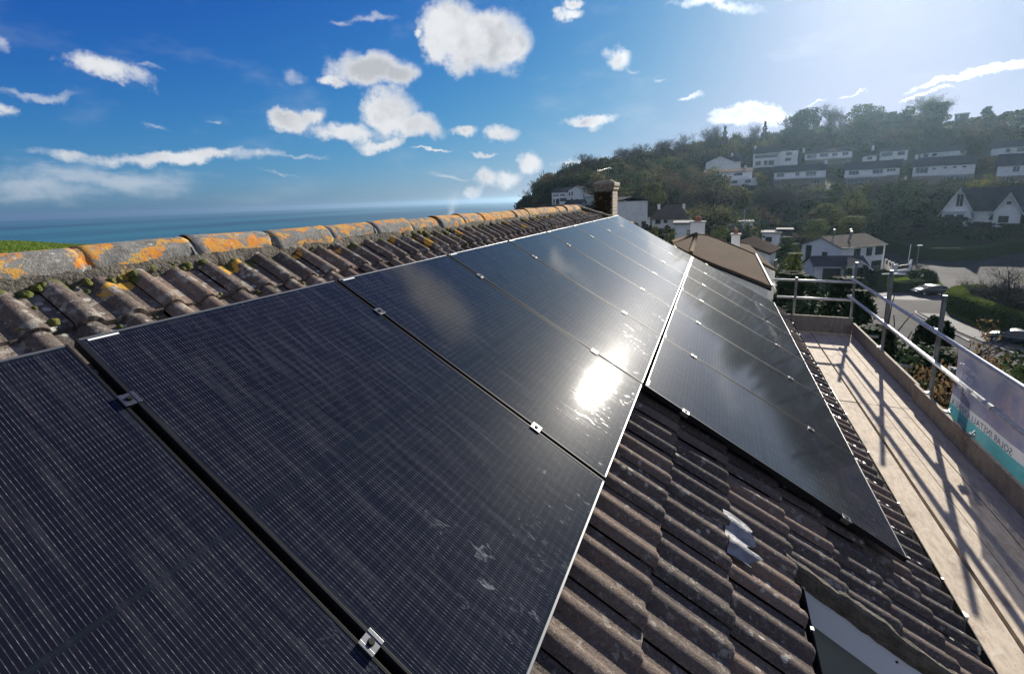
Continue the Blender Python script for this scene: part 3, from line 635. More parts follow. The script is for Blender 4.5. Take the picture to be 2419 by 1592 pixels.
for k in range(0,9):
    for v,nm in ((.325,'upper'),(1.340,'lower')):
        if k==8: l='%s end clamp on the far side of the top row of panels'%nm
        elif k==0: l='large %s clamp across the wide black gap at the lower left'%nm
        else: l='%s clamp in the %s narrow gap of the top panel row from the camera'%(nm,ordn[k-1])
        put_clamp(k*PP-.010,v,l)
for k in range(2,9):
    for v,nm in ((LV+.30,'upper'),(LV+1.36,'lower')):
        if k==2: l='%s end clamp on the near edge of the lower panel row, above bare tiles'%nm
        elif k==8: l='%s end clamp on the far side of the lower row of panels'%nm
        else: l='%s clamp in the %s gap of the lower panel row from the camera'%(nm,ordn[k-3])
        put_clamp(k*PP-.010,v,l)
# ------------------------------------------------------------ SCAFFOLD
DZ=-2.40
sc=thing('scaffold','galvanised scaffold platform with boards and guard rails along the eaves','scaffold',(4.,6,DZ))
def spart(b,name,mat,**k): return b.build(name,mat,sc,**k)
xs=[(3.02,3.245),(3.26,3.485),(3.495,3.715),(3.74,3.945),(3.952,4.19),(4.197,4.425)]
for (ya,yb) in ((-3.,2.35),(2.36,6.29),(6.305,9.72)):
    for i,(x0,x1) in enumerate(xs):
        rr=random.Random(i*7+int(ya)); dz=rr.uniform(-.004,.004); b=MB(); b.box((x0,ya,DZ-.038+dz),(x1,yb,DZ+dz)); spart(b,'scaffold_board',M_wood,bevel=.002)
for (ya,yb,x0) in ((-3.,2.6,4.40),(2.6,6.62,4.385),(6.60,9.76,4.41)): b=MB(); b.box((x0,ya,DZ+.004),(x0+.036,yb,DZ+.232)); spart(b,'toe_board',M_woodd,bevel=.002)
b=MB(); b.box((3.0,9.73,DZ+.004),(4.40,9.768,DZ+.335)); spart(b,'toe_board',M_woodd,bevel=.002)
SX=4.485; TR=.0242
stds=[(SX,10.26,-1.05),(SX,8.29,-.905),(SX,6.40,-.925),(4.60,6.05,-1.66),(SX,4.3,-.95),(SX,2.2,-.95),(SX,.2,-.95),(3.46,10.02,-1.35),(3.44,2.66,-2.27)]
for (x,y,zt) in stds: b=MB(); b.tube([(x,y,tz(x,y)),(x,y,zt)],TR,16); b.tube([(x,y,zt+.0005),(x,y,zt+.001)],TR*.82,16,mi=0); spart(b,'standard',M_galvd,smooth=False)
RX=4.43; ZT,ZM=-1.375,-1.745
b=MB(); b.tube([(RX,-3,ZT),(RX,10.30,ZT)],TR,20); spart(b,'guard_rail',M_galv,smooth=True)
b=MB(); b.tube([(RX,5.0,ZM),(RX,10.36,ZM)],TR,20); spart(b,'mid_rail',M_galv,smooth=True)
b=MB(); b.tube([(RX+.004,-3,ZM-.012),(RX+.004,5.02,ZM-.012)],TR,20); b.tube([(RX,4.93,ZM-.004),(RX,5.08,ZM-.004)],TR*1.25,16); spart(b,'mid_rail',M_galv,smooth=True)
b=MB(); b.tube([(3.05,10.12,ZT-.055),(4.46,10.12,ZT-.055)],TR,20); spart(b,'guard_rail',M_galv,smooth=True)
b=MB(); b.tube([(3.15,10.12,ZM-.05),(4.46,10.12,ZM-.05)],TR,20); spart(b,'mid_rail',M_galv,smooth=True)
for y in (10.0,8.3,6.5,4.4,2.2,.4): b=MB(); b.tube([(2.9,y,DZ-.075),(4.9 if y>8 else 4.62,y,DZ-.075)],TR,14); spart(b,'transom',M_galvd,smooth=True)
b=MB(); b.tube([(4.52,-3,DZ-.13),(4.52,10.4,DZ-.13)],TR,14); spart(b,'ledger',M_galvd,smooth=True)
cb=None
def coupler(x,y,z):
    global cb
    if cb is None:
        b=MB(); b.tube([(-.028,-.0,0),(.028,0,0)],.032,10); b.box((-.03,-.036,-.022),(.03,.036,.022)); b.tube([(.0,-.036,.03),(.0,-.036,-.02),(.0,-.07,-.02)],.007,6); b.tube([(.0,.036,-.03),(.0,.036,.02),(.0,.075,.024)],.007,6); b.tube([(0,-.075,-.02),(0,-.06,-.02)],.012,6); b.tube([(0,.075,.024),(0,.06,.024)],.012,6)
        cb=b.build('coupler',M_galvd,sc,loc=(0,0,0),bevel=.002)
        o=cb
    else: o=cb.copy(); col.objects.link(o)
    o.parent=sc; o.location=(x-sc['_w'][0],y-sc['_w'][1],z-sc['_w'][2]); o.rotation_euler=(rnd.uniform(-.2,.2),rnd.uniform(-.2,.2),rnd.uniform(-.15,.15))
for (x,y,zt) in stds[:3]+stds[4:7]:
    coupler(4.457,y,ZT); coupler(4.457,y,ZM); coupler(4.50,y,DZ-.10)
coupler(4.45,10.14,ZT-.03);coupler(4.45,10.14,ZM-.03);coupler(3.46,10.07,ZT-.055);coupler(3.46,10.07,ZM-.05);coupler(4.52,6.05,ZM);coupler(3.44,2.62,DZ+.03)
for y in (8.2,6.3,5.75,5.2): b=MB(); b.box((4.40,y,DZ+.20),(4.452,y+.05,DZ+.245)); b.tube([(4.43,y+.02,DZ+.245),(4.48,y+.09,DZ+.25)],.009,6); spart(b,'board_clip',M_galv)
# banner
def xpl(q,X): d=pdir(*q); return CAM+d*(X-CAM[0])/d[0]
bx=4.475; ba=xpl((2264,826),bx); bbm=xpl((2246,972),bx); by=ba[1]
ban=thing('banner','purple grey mesh advertising banner tied along the scaffold rail, read from behind','banner',(bx,by,-1.8))
b=MB(); ny,nz=60,14; vs=[]; LB=4.0
for i in range(ny+1):
    for j in range(nz+1):
        y=by-LB*i/ny; z=ZT-.035-(.84)*j/nz; vs.append((bx+.006*math.sin(y*9)+.008*math.sin(y*3.1+z*6)+(.0 if j else -.012),y,z+(.006*math.sin(y*7) if j==nz else 0)))
b.add(vs,[(i*(nz+1)+j,i*(nz+1)+j+1,(i+1)*(nz+1)+j+1,(i+1)*(nz+1)+j) for i in range(ny) for j in range(nz)]); b.build('mesh_sheet',M_ban,ban,smooth=True)
def text(body,size,y,z,mat,nm='lettering',shear=0.):
    cu=bpy.data.curves.new('t','FONT'); cu.body=body; cu.size=size; cu.extrude=.0004; cu.align_x='RIGHT'; cu.resolution_u=3; cu.shear=shear; cu.space_character=1.06
    to=bpy.data.objects.new('t',cu); col.objects.link(to); dg=bpy.context.evaluated_depsgraph_get(); me=bpy.data.meshes.new_from_object(to.evaluated_get(dg)); bpy.data.objects.remove(to)
    o=bpy.data.objects.new(nm,me); me.materials.clear(); me.materials.append(mat); col.objects.link(o); o.parent=ban
    for v in me.vertices: # local text x runs along +Y, up is +Z; printed face shows through on the roof side
        tx,ty=v.co.x,v.co.y; yy=y+tx; zz=z+ty; v.co=(bx-.0125+.006*math.sin(yy*9)+.008*math.sin(yy*3.1+zz*6)+v.co.z-ban['_w'][0],yy-ban['_w'][1],zz-ban['_w'][2])
    return o
text('CALL TODAY',.064,by-.10,-1.60,M_btxt)
text('0330 1',.10,by-.12,-1.715,M_btxt); text('330 362',.085,by-.10,-1.85,M_btxt); text('renewables',.115,by-.93,-1.80,M_btxt)
text('SOLAR INSTALLATIONS &',.098,by-.06,-2.062,M_bteal)
b=MB()
for k in range(5): y=by-.03-k*.9; b.tube([(bx-.02,y,ZT+.03),(bx-.045,y+.01,ZT),(bx-.02,y,ZT-.05)],.003,5)
b.build('cable_tie',M_stick,ban)
# ------------------------------------------------------------ houses
def frame(pl,pr,Dl,Dr):
    A=at(*pl,Dl);B=at(*pr,Dr); e=B-A; e[2]=0; L=np.linalg.norm(e); ex=e/L; ey=np.array([-ex[1],ex[0],0]); 
    if ey@(A-CAM)<0: ey=-ey
    return A,ex,ey,L
EZ=np.array([0,0,1.])
class Bld:
    def __init__(s,name,label,origin,cat='house',group=None): s.root=thing(name,label,cat,origin,group); s.o=np.array(origin,float)
    def wall(s,A,ex,ey,L,dep,h,mat,gable=0.,side='x',name='wall'):
        "A: front-left top corner of the wall"
        b=MB()
        def P(x,y,z): return A+ex*x+ey*y+EZ*z
        if gable<=0: b.obox(A,ex,ey,EZ,(0,0,-h),(L,dep,0))
        elif side=='x': b.prism([P(0,0,-h),P(0,dep,-h),P(0,dep,0),P(0,dep/2,gable),P(0,0,0)],ex*L)
        else: b.prism([P(0,0,-h),P(0,0,0),P(L/2,0,gable),P(L,0,0),P(L,0,-h)],ey*dep)
        return b.build(name,mat,s.root)
    def roof(s,A,ex,ey,L,dep,rh,mat,side='x',ov=.4,th=.16,hip=0.,name='roof',trim=None):
        b=MB()
        def P(x,y,z): return A+ex*x+ey*y+EZ*z
        if side=='x':
            k=rh/(dep/2); e=-k*ov; r0,r1=(hip if hip else -ov),(L-hip if hip else L+ov)
            a,c,d,f=P(-ov,-ov,e),P(L+ov,-ov,e),P(L+ov,dep+ov,e),P(-ov,dep+ov,e); p,q=P(r0,dep/2,rh),P(r1,dep/2,rh)
        else:
            k=rh/(L/2); e=-k*ov; r0,r1=(hip if hip else -ov),(dep-hip if hip else dep+ov)
            a,c,d,f=P(-ov,dep+ov,e),P(-ov,-ov,e),P(L+ov,-ov,e),P(L+ov,dep+ov,e); p,q=P(L/2,r1,rh),P(L/2,r0,rh)
            # faces: left slope a,c,q,p ; right slope d,f,p,q ; ends
        T=EZ*th
        for lift,flip in ((T,0),):
            b.quad(a+T,c+T,q+T,p+T); b.quad(d+T,f+T,p+T,q+T)
            b.add([c+T,d+T,q+T],[(0,1,2)],[[(0,0),(3,0),(1.5,2)]]) if hip else None
            b.add([f+T,a+T,p+T],[(0,1,2)],[[(0,0),(3,0),(1.5,2)]]) if hip else None
        for x,y in ((a,c),(c,d),(d,f),(f,a)) if hip else ((a,c),(c,q),(q,d),(d,f),(f,p),(p,a)): b.add([x,y,y+T,x+T],[(0,1,2,3)])
        b.quad(p,q,c,a) ; b.quad(q,p,f,d)
        ro=b.build(name,mat,s.root)
        if trim is not None:
            t=MB()
            o_=ey*-.03 if side!='x' else np.zeros(3)
            if side=='x': t.tube([a+T*.3-ey*.05,c+T*.3-ey*.05],.07,6); 
            else:
                for (m_,n_) in ((c,q),(q,d)): t.obox(m_-ey*.04-EZ*.12,(n_-m_)/np.linalg.norm(n_-m_),ey,EZ,(0,0,0),(np.linalg.norm(n_-m_),.035,.24))
            t.build('trim_board' if side!='x' else 'eaves_gutter',trim,ro)
        return ro
    def win(s,A,ex,ey,x,z,w_,h,mf=None,bars=1,name='window',pane=None,rows=1):
        "window on the front face of frame A"
        mf=mf or M_wpaint; b=MB(); t=.07
        b.obox(A,ex,ey,EZ,(x,-.05,z),(x+w_,-.003,z+t)); b.obox(A,ex,ey,EZ,(x,-.05,z+h-t),(x+w_,-.003,z+h)); 
        for i in range(bars+2): xx=x+(w_-t)*i/(bars+1); b.obox(A,ex,ey,EZ,(xx,-.048,z+t),(xx+t,-.003,z+h-t))
        if rows>1: b.obox(A,ex,ey,EZ,(x,-.046,z+h*.62),(x+w_,-.003,z+h*.62+.05))
        o=b.build(name,mf,s.root); b=MB(); b.obox(A,ex,ey,EZ,(x+.02,-.02,z+.02),(x+w_-.02,-.004,z+h-.02)); b.build('pane',pane or M_glass,o)
    def box(s,A,ex,ey,a,c,mat,name): b=MB(); b.obox(A,ex,ey,EZ,a,c); return b.build(name,mat,s.root)
def hill_house(label,pl,pr,D,h,dep,rh,wins,low=None,balc=None,extra=None,roofm=None,hl=2.4,chim=None,Dr=None,grp='white houses in rows on the hillside'):
    A,ex,ey,L=frame(a2(*pl),a2(*pr),D,Dr or D); A=A.copy()
    B=Bld('hillside_house',label,A+ex*L/2-EZ*h,group=grp)
    if low is not None:
        B.wall(A,ex,ey,L,dep,hl,M_white,rh,'x'); B.wall(A-EZ*hl,ex,ey,L,dep,h-hl,low,name='lower_wall')
    else: B.wall(A,ex,ey,L,dep,h,M_white,rh,'x')
    B.roof(A,ex,ey,L,dep,rh,roofm or M_roofd,'x',.35)
    for (x0,x1,z0,z1) in wins: B.win(A,ex,ey,x0*L,z0,(x1-x0)*L,z1-z0,M_wpaint if low is not None else M_frm,bars=1 if (x1-x0)*L<2 else 2)
    if balc is not None:
        (x0,x1,z)=balc; B.box(A,ex,ey,(x0*L,-1.3,z),(x1*L,-.004,z+.15),M_wpaint,'balcony'); bb=MB()
        n=int((x1-x0)*L/1.2)+1
        for i in range(n+1): xx=x0*L+(x1-x0)*L*i/n; bb.obox(A,ex,ey,EZ,(xx-.025,-1.28,z+.15),(xx+.025,-1.23,z+1.0))
        bb.obox(A,ex,ey,EZ,(x0*L,-1.29,z+1.0),(x1*L,-1.22,z+1.06)); bb.build('balcony_rail',M_wpaint,B.root)
    if chim is not None: B.box(A,ex,ey,(chim*L-.4,dep*.4,rh*.5),(chim*L+.4,dep*.4+.6,rh+1.1),M_white,'chimney')
    return B,A,ex,ey,L
up=[(.05,.20,-1.9,-.5),(.42,.50,-1.9,-.4),(.62,.82,-2.0,-.4)]
hill_house('long white hillside house with balcony and dark roof, second from left of the lower row',(185,772),(640,750),196,5.6,8,2.2,up+[(.02,.12,-4.6,-3.2),(.72,.9,-4.6,-3.1)],M_brick,(0,.98,-2.65),chim=.99)
hill_house('white hillside house with brick ground floor and triple windows, middle of the lower row',(805,752),(1290,727),196,6.0,8,2.4,[(.08,.27,-1.9,-.4),(.52,.71,-1.9,-.4),(.77,.93,-1.3,-.4),(.06,.27,-4.6,-3.1),(.33,.44,-5.2,-3.2),(.50,.72,-4.6,-3.2)],M_brick,(0,.78,-2.7))
hill_house('wide white hillside house with three small upper windows, third in the lower row',(1405,722),(1955,705),196,6.6,8.5,2.6,[(.05,.26,-2.2,-.5),(.32,.39,-1.3,-.7),(.50,.565,-1.2,-.55),(.65,.715,-1.2,-.55),(.80,.865,-1.2,-.55),(.52,.69,-4.9,-3.4),(.73,.90,-4.9,-3.4)],M_brick,hl=3.1,chim=.03)
hill_house('white house over a brick ground floor cut by the right edge, lower hillside row',(2150,712),(2480,695),190,7.2,9,3.0,[(.42,.62,-2.0,-.5),(.16,.48,-4.6,-3.1)],M_brick,hl=3.0)
H0=hill_house('white stepped hillside house with terraces, leftmost of the lower row',(-430,782),(-10,760),200,5.2,8,1.3,[(.03,.38,-2.1,-.7),(.62,.80,-1.5,-.6)],None,None,roofm=M_roofb,chim=.86)
B,A,ex,ey,L=H0; B.wall(A-ey*3.+EZ*-2.7,ex,ey,L*1.12,3.,2.7,M_white,name='lower_wall')
for x0,x1 in ((.12,.24),(.40,.52),(.58,.70),(.86,.97)): B.win(A-ey*3.+EZ*-2.7,ex,ey,x0*L,-1.7,(x1-x0)*L,1.1,M_frm)
hh=hill_house('white gabled hillside house behind the stepped terrace house',(-420,690),(-110,685),222,4.,7,2.6,[(.35,.7,-2.1,-.8)],None,None,chim=.75); B,A,ex,ey,L=hh
B.wall(A-ey*.6,ex,ey,L*.8,1.0,3.5,M_white,2.4,'y',name='gable_wall'); B.roof(A-ey*.6,ex,ey,L*.8,5,2.4,M_roofd,'y',.3)
hh=hill_house('white hillside house with a taller square wing, leftmost of the upper row',(0,608),(235,600),238,6.2,8,2.6,[(.1,.3,-5.2,-3.6),(.42,.55,-5.4,-3.4),(.6,.8,-5.4,-3.4),(.05,.9,-2.2,-.8)],None,None,chim=.05); B,A,ex,ey,L=hh
B.wall(A+ex*(L+.02)-ey*2.,ex,ey,6.6,7,8.6,M_white,name='wing_wall'); B.win(A+ex*L-ey*2.,ex,ey,2.,-4.2,2.2,1.2,M_frm); B.win(A+ex*L-ey*2.,ex,ey,2.2,-1.9,2.2,1.2,M_frm); B.roof(A+ex*(L+.02)-ey*2.,ex,ey,6.6,7,1.8,M_roofd,'y',.3)
hill_house('white hillside house with brick lower floor and long balcony, upper row second from left',(455,612),(870,598),238,5.2,8,1.6,[(.04,.25,-2.1,-.4),(.32,.5,-1.8,-.4),(.58,.7,-1.8,-.4),(.8,.92,-1.8,-.4),(.13,.23,-4.4,-3.1),(.31,.48,-4.4,-3.),(.8,.9,-4.,-3.1)],M_brick,(0,.98,-2.6),chim=-.05,hl=2.5)
hill_house('white stepped flat fronted hillside house, middle of the upper row',(1115,590),(1360,575),238,6,8,1.6,[(.05,.45,-1.9,-.6),(.65,.9,-1.9,-.6),(.5,.9,-4.6,-3.3)],None,None,chim=-.3)
hill_house('small white side wing beside the stepped hillside house of the upper row',(960,632),(1085,622),234,4,7,1.0,[(.35,.7,-1.5,-.4)],None,None)
hh=hill_house('white hillside house with a low gabled porch, fourth in the upper row',(1468,602),(1885,570),238,5.6,8,2.0,[(.08,.18,-1.7,-.6),(.27,.37,-1.7,-.6)],None,None); B,A,ex,ey,L=hh
B.wall(A-ey*2.+ex*L*.2-EZ*2.4,ex,ey,L*.5,2.,1.6,M_white,1.3,'y',name='porch_wall'); B.roof(A-ey*2.+ex*L*.2-EZ*2.4,ex,ey,L*.5,2.5,1.3,M_roofd,'y',.5,trim=M_wpaint)
hill_house('white two storey hillside house cut by the right edge, upper row',(2095,562),(2480,545),236,8.4,9,2.2,[(.35,.45,-1.7,-.6),(.6,.8,-1.8,-.5),(.3,.42,-5.2,-3.8),(.55,.8,-5.2,-3.6)],None,None)
# small lone white building high on the slope
hill_house('tiny pale bungalow high on the wooded slope at the right',(2228,352),(2305,345),275,2.2,6,1.,[(.2,.4,-1.5,-.5),(.6,.8,-1.5,-.5)],None,None,grp=None)
hill_house('low brown building on the hill crest by the lone tree',(1775,262),(1900,248),322,3.,6,.3,[(.2,.35,-1.8,-.8)],M_roofb,None,roofm=M_roofb,hl=.3,grp=None)
# big twin gabled house at right
A,ex,ey,L=frame(a8(380,560),a8(960,575),150,150); B=Bld('gabled_house','large white house with two steep front gables and dark green roof','%s'and A+ex*8-EZ*8)
B.wall(A,ex,ey,L,9,7.2,M_white,5.0,'y'); B.roof(A,ex,ey,L,9,5.0,M_roofd,'y',.7,trim=M_wpaint)
B.win(A,ex,ey,L*.42,.9,L*.25,2.9,M_wpaint,1,pane=M_glass); B.win(A,ex,ey,L*.10,-2.6,L*.32,1.7,M_frm); B.win(A,ex,ey,L*.52,-3.2,L*.22,2.3,M_frm,name='door'); B.box(A,ex,ey,(.4,-.5,-.25),(L*.78,-.004,-.0),M_wpaint,'balcony')
A2=A+ex*L+ey*1.6; Lm=4.6; B.wall(A2+ex*.01,ex,ey,Lm,6.5,7.5,M_white,name='middle_wall'); B.win(A2,ex,ey,Lm*.62,-2.2,.8,1.3,M_frm,0); B.box(A2-EZ*5.2,ex,ey,(.3,-.08,-2.2),(1.5,-.004,0),M_wpaint,'door')
# main roof between and behind the gables
b=MB(); ra_=A+ex*(-.3+L/2)+ey*4.6+EZ*5.1; rb_=A+ex*(L/2+16.6)+ey*4.6+EZ*5.3; ea=A2-ey*.5-EZ*.15; eb=A+ex*(L+14.5)+ey*1.1-EZ*.15
b.quad(ea-ex*3,eb,rb_,ra_); b.quad(ra_,rb_,rb_+ey*5-EZ*5.3,ra_+ey*5-EZ*5.3); b.build('main_roof',M_roofd,B.root)
A3,ex3,ey3,L3=frame(a8(1385,575),a8(1930,560),151,151); B.wall(A3,ex,ey,L3,8,4.4,M_white,4.0,'y',name='wall'); B.roof(A3,ex,ey,L3,8,4.0,M_roofd,'y',.7,trim=M_wpaint); B.wall(A3-EZ*4.4+ey*.4,ex,ey,L3,7,3.0,M_brick,name='lower_wall')
B.win(A3,ex,ey,L3*.20,-2.5,L3*.38,1.5,M_frm,1); B.win(A3,ex,ey,L3*.42,1.5,L3*.16,.7,M_frm,1); B.win(A3+ey*.4,ex,ey,-1.4,-6.9,2.,1.5,M_wpaint,1,rows=2); B.box(A3+ey*.4,ex,ey,(L3*.25,-.12,-7.2),(L3*.85,-.004,-4.7),M_wpaint,'garage_door')
B.box(rb_-ex*1.5-EZ*3.5,ex,ey,(0,-.6,0),(1.6,.6,4.1),M_white,'chimney')
# left clifftop house
A,ex,ey,L=frame(a1(405,1000),a1(700,975),176,172); B=Bld('clifftop_house','white clifftop house with stepped roofs below the bare trees','%s'and A+ex*5-EZ*5)
B.wall(A,ex,ey,L*.56,8,6.2,M_white,1.0); B.roof(A,ex,ey,L*.56,8,1.6,M_roofd,'x',.2)
A2=A+ex*L*.56-ey*1.2+EZ*.6; B.wall(A2,ex,ey,L*.46,9,7.,M_white,1.3,'y'); B.roof(A2,ex,ey,L*.46,9,1.3,M_roofd,'y',.3)
for x,z,w_,h in ((.4,-1.3,2.4,.4),(.6,-4.2,.5,1.8),(1.6,-4.4,1.4,2.),(3.4,-1.3,1.8,.5),(3.3,-3.4,2.6,1.2)): B.win(A,ex,ey,x,z,w_,h,M_frm)
for x,z,w_,h in ((1.2,-2.0,.5,1.5),(1.1,-4.4,.5,1.6),(2.9,-4.2,.8,.9),(.2,-2.,.5,1.2)): B.win(A2,ex,ey,x,z,w_,h,M_frm,0)
A3=A+ex*L*1.02; B.wall(A3-EZ*1.2,ex,ey,3.4,6,4.5,M_white,name='side_wing'); B.box(A3,ex,ey,(0,-1,-1.9),(3.6,-.004,-1.75),M_wpaint,'balcony')
A4=A+ex*L*.62-ey*7-EZ*4.3; B.wall(A4,ex,ey,6,6,3.,M_white,1.2); B.roof(A4,ex,ey,6,6,1.3,M_roofd,'x',.3)
# building right of chimney
A,ex,ey,L=frame(a1(1045,1090),a1(1160,1100),116,116); B=Bld('white_cottage','plain white rendered cottage just right of our chimney','%s'and A+ex*2-EZ*3)
B.wall(A,ex,ey,L,7,3.,M_white,.8,'y'); B.roof(A,ex,ey,L,7,.8,M_roofd,'y',.12); B.win(A,ex,ey,L*.8,-1.6,.5,.9,M_frm,0)
A,ex,ey,L=frame(a1(820,1090),a1(990,1110),90,86); B=Bld('low_white_building','low pale building with flat roof left of our chimney','%s'and A+ex*2-EZ*3); B.wall(A,ex,ey,L,8,3.5,M_white); B.roof(A,ex,ey,L,8,.7,M_roofd,'x',.2)
# bungalow with hip roof
A,ex,ey,L=frame(a4(905,300),a4(1115,300),126,126); L2=16.5; A=A-ex*(L2-L); B=Bld('hip_roof_bungalow','white bungalow with dark hipped roof and long flat wing','%s'and A+ex*8-EZ*3)
Lh=9.6; Ah=A+ex*(L2-Lh-.2); B.wall(Ah,ex,ey,Lh,9,2.9,M_white); B.roof(Ah,ex,ey,Lh,9,3.0,M_roofb,'x',.7,hip=3.3); B.win(Ah,ex,ey,.9,-1.7,1.3,1.2,M_frm); B.win(Ah,ex,ey,3.0,-1.5,.8,.9,M_frm,0)
Aw=A-ex*.2-ey*.8-EZ*.3; B.wall(Aw,ex,ey,6.6,6,2.4,M_white,name='flat_wing'); B.box(Aw,ex,ey,(-.2,-.2,0.003),(6.8,6,.2),M_felt,'flat_roof'); B.win(Aw,ex,ey,1.0,-1.6,.6,.9,M_frm,0); B.win(Aw,ex,ey,2.4,-1.6,.6,.9,M_frm,0); B.win(Aw,ex,ey,4.4,-1.6,1.1,1.,M_frm,1)
B.box(Ah,ex,ey,(1.1,4.2,1.9),(1.8,4.9,3.3),M_white,'chimney');B.box(Ah,ex,ey,(7.4,4.2,1.9),(8.1,4.9,3.2),M_white,'chimney')
# flat roofed outbuildings in the valley
def flat_b(label,pl,pr,D,h,dep,wins=(),mat=None,name='flat_roof_building'):
    A,ex,ey,L=frame(pl,pr,D,D); B=Bld(name,label,A+ex*L/2-EZ*h); B.wall(A,ex,ey,L,dep,h,mat or M_white); B.box(A,ex,ey,(-.25,-.3,.003),(L+.25,dep+.2,.22),M_felt,'flat_roof')
    for x,w_ in wins: B.win(A,ex,ey,x*L,-1.9,w_,1.1,M_frm)
    return B,A,ex,ey,L
flat_b('long flat roofed white bungalow behind the green hedge',a4(1370,362),a4(1800,362),118,3.,8,((.6,1.2),(.8,1.5)))
flat_b('low flat roofed annexe tucked behind the white chimney',a4(920,380),a4(1110,372),70,3.2,6,((.75,1.),))
flat_b('pale flat roofed garden building left of the two storey white house',a4(1900,480),a4(2110,500),112,2.6,6,((.2,1.2),))
flat_b('small grey boxy outbuilding with white corner posts',a4(2070,445),a4(2240,445),114,3.,4,(),M_roofd)
# neighbour with brown hipped roof
nb=thing('neighbour_house','white house next door under a broad brown hipped roof with moss','house',(3,28,-8))
def dk(px,py,z): d=pdir(px,py); return CAM+d*(z-CAM[2])/d[2]
def plane_pts(pix,ref,D,n):
    "points of a flat roof plane through the point seen at pixel ref at distance D"
    n=np.array(n,float); n/=np.linalg.norm(n); o=at(*ref,D); return [CAM+pdir(*q)*(((o-CAM)@n)/(pdir(*q)@n)) for q in pix],n
def poly_roof(root,pix,ref,D,n,mat,name='roof',wall=M_white,drop=5.,th=.14,inset=.3):
    P,nn=plane_pts(pix,ref,D,n); c=sum(P)/len(P); uax=np.cross(nn,EZ); uax/=np.linalg.norm(uax); vax=np.cross(nn,uax); b=MB(); m=len(P)
    b.add(P,[tuple(range(m))],[[((p-c)@uax,(p-c)@vax) for p in P]]); b.add(P+[p-nn*th for p in P],[(i,(i+1)%m,m+(i+1)%m,m+i) for i in range(m)]); o=b.build(name,mat,root)
    Q=[]
    for p in P: d=(c-p); d[2]=0; d/=np.linalg.norm(d); q=p+d*inset; q=q.copy(); q[2]=p[2]-(nn[0]*(q[0]-p[0])+nn[1]*(q[1]-p[1]))/nn[2]-th*1.3; Q.append(q)
    zb=min(q[2] for q in Q)-drop; b=MB(); b.add(Q+[np.array([q[0],q[1],zb]) for q in Q],[tuple(range(m))]+[(i,(i+1)%m,m+(i+1)%m,m+i) for i in range(m)]); b.build('wall' if name=='roof' else name+'_wall',wall,root); return P,nn,o
P1,n1,_=poly_roof(nb,[a4(*q) for q in ((1160,492),(1290,505),(1420,550),(1540,600),(1830,720),(2010,1075),(1780,980),(1550,890),(1290,790),(1100,705),(880,590))],a4(1830,720),27,(.18,-.10,.97),M_roofg)
b=MB(); b.tube([P1[4]+n1*.02,P1[5]+n1*.02],.045,6); b.build('verge_flashing',M_galvd,nb)
b=MB(); b.tube([P1[0]+n1*.02,P1[10]+n1*.02],.11,8); b.tube([P1[0]+n1*.02,P1[9]+n1*.02],.11,8); b.tube([p+n1*.0 for p in P1[:5]],.05,8); b.build('hip_tiles',M_roofg,nb,smooth=True)
b=MB(); b.tube([P1[i]-n1*.16 for i in (5,6,7,8,9)],.05,8); b.build('gutter',M_gut,nb)
P2,n2,_=poly_roof(nb,[a4(*q) for q in ((1480,590),(1650,592),(1760,610),(2062,888),(1885,800),(1825,716))],a4(1880,800),31,(.25,-.08,.97),M_roofg,name='rear_roof',inset=.15)
b=MB(); c0=dk(*a4(1095,490),-3.1); cz=np.linalg.norm(c0-CAM)/FPX*K
def chimney_at(pl,pr_,D,zt,zb,dep,pots,lbl='chimney'):
    A=at(*pl,D);Bq=at(*pr_,D); e=Bq-A;e[2]=0;L=np.linalg.norm(e);ex=e/L;ey=np.array([-ex[1],ex[0],0]); b=MB(); b.obox(A,ex,ey,EZ,(0,0,-zb),(L,dep,0)); c=b.build('chimney',M_white,nb)
    b=MB(); b.obox(A,ex,ey,EZ,(-.06,-.06,.002),(L+.06,dep+.06,.10)); b.build('chimney_cap',M_kerb,c)
    for x in pots: b=MB(); b.tube([A+ex*x*L+ey*dep/2+EZ*.1,A+ex*x*L+ey*dep/2+EZ*.42],[.13,.10],10); b.build('chimney_pot',simple('terracotta',(.35,.14,.08),rough=.8),c)
chimney_at(a4(1097,365),a4(1262,358),34,0,1.6,.7,(.42,.62))
chimney_at(a4(1557,505),a4(1655,505),31,0,1.3,.5,(.5,))
# third ribbed roof house
b3=thing('ribbed_roof_house','house with ribbed brown tiled roof behind the hipped roof next door','house',(8,38,-9))
P3,n3,_=poly_roof(b3,[a4(*q) for q in ((1815,520),(2105,645),(1990,705),(1640,580))],a4(1990,705),40,(.15,-.10,.97),M_roofb)
b=MB()
for i in range(15):
    f=i/14; b.tube([P3[3]*(1-f)+P3[2]*f+n3*.03,P3[0]*(1-f)+P3[1]*f+n3*.03],.06,5)
b.build('tile_rib',M_roofb,b3)
w0,w1=P3[2]-EZ*.2,P3[1]-EZ*.2
wd=(w1-w0);wd[2]=0;wl_=np.linalg.norm(wd);wd/=wl_; wn_=np.array([wd[1],-wd[0],0.]); b=MB(); b.obox(w0,wd,wn_,EZ,(wl_*.45,.0,-1.9),(wl_*.72,.04,-.5)); f_=b.build('window',M_frm,b3); b=MB(); b.obox(w0,wd,wn_,EZ,(wl_*.49,.042,-1.8),(wl_*.68,.05,-.6)); b.build('pane',M_glass,f_)
b=MB(); pc=at(*a4(2060,1130),26); b.obox(pc,(1,0,0),(0,1,0),EZ,(0,0,-.1),(1.4,2.4,0)); b.tube([pc+(.3,.2,-.1),pc+(.3,.2,-4)],.06,8); b.build('porch_roof',M_kerb,nb)
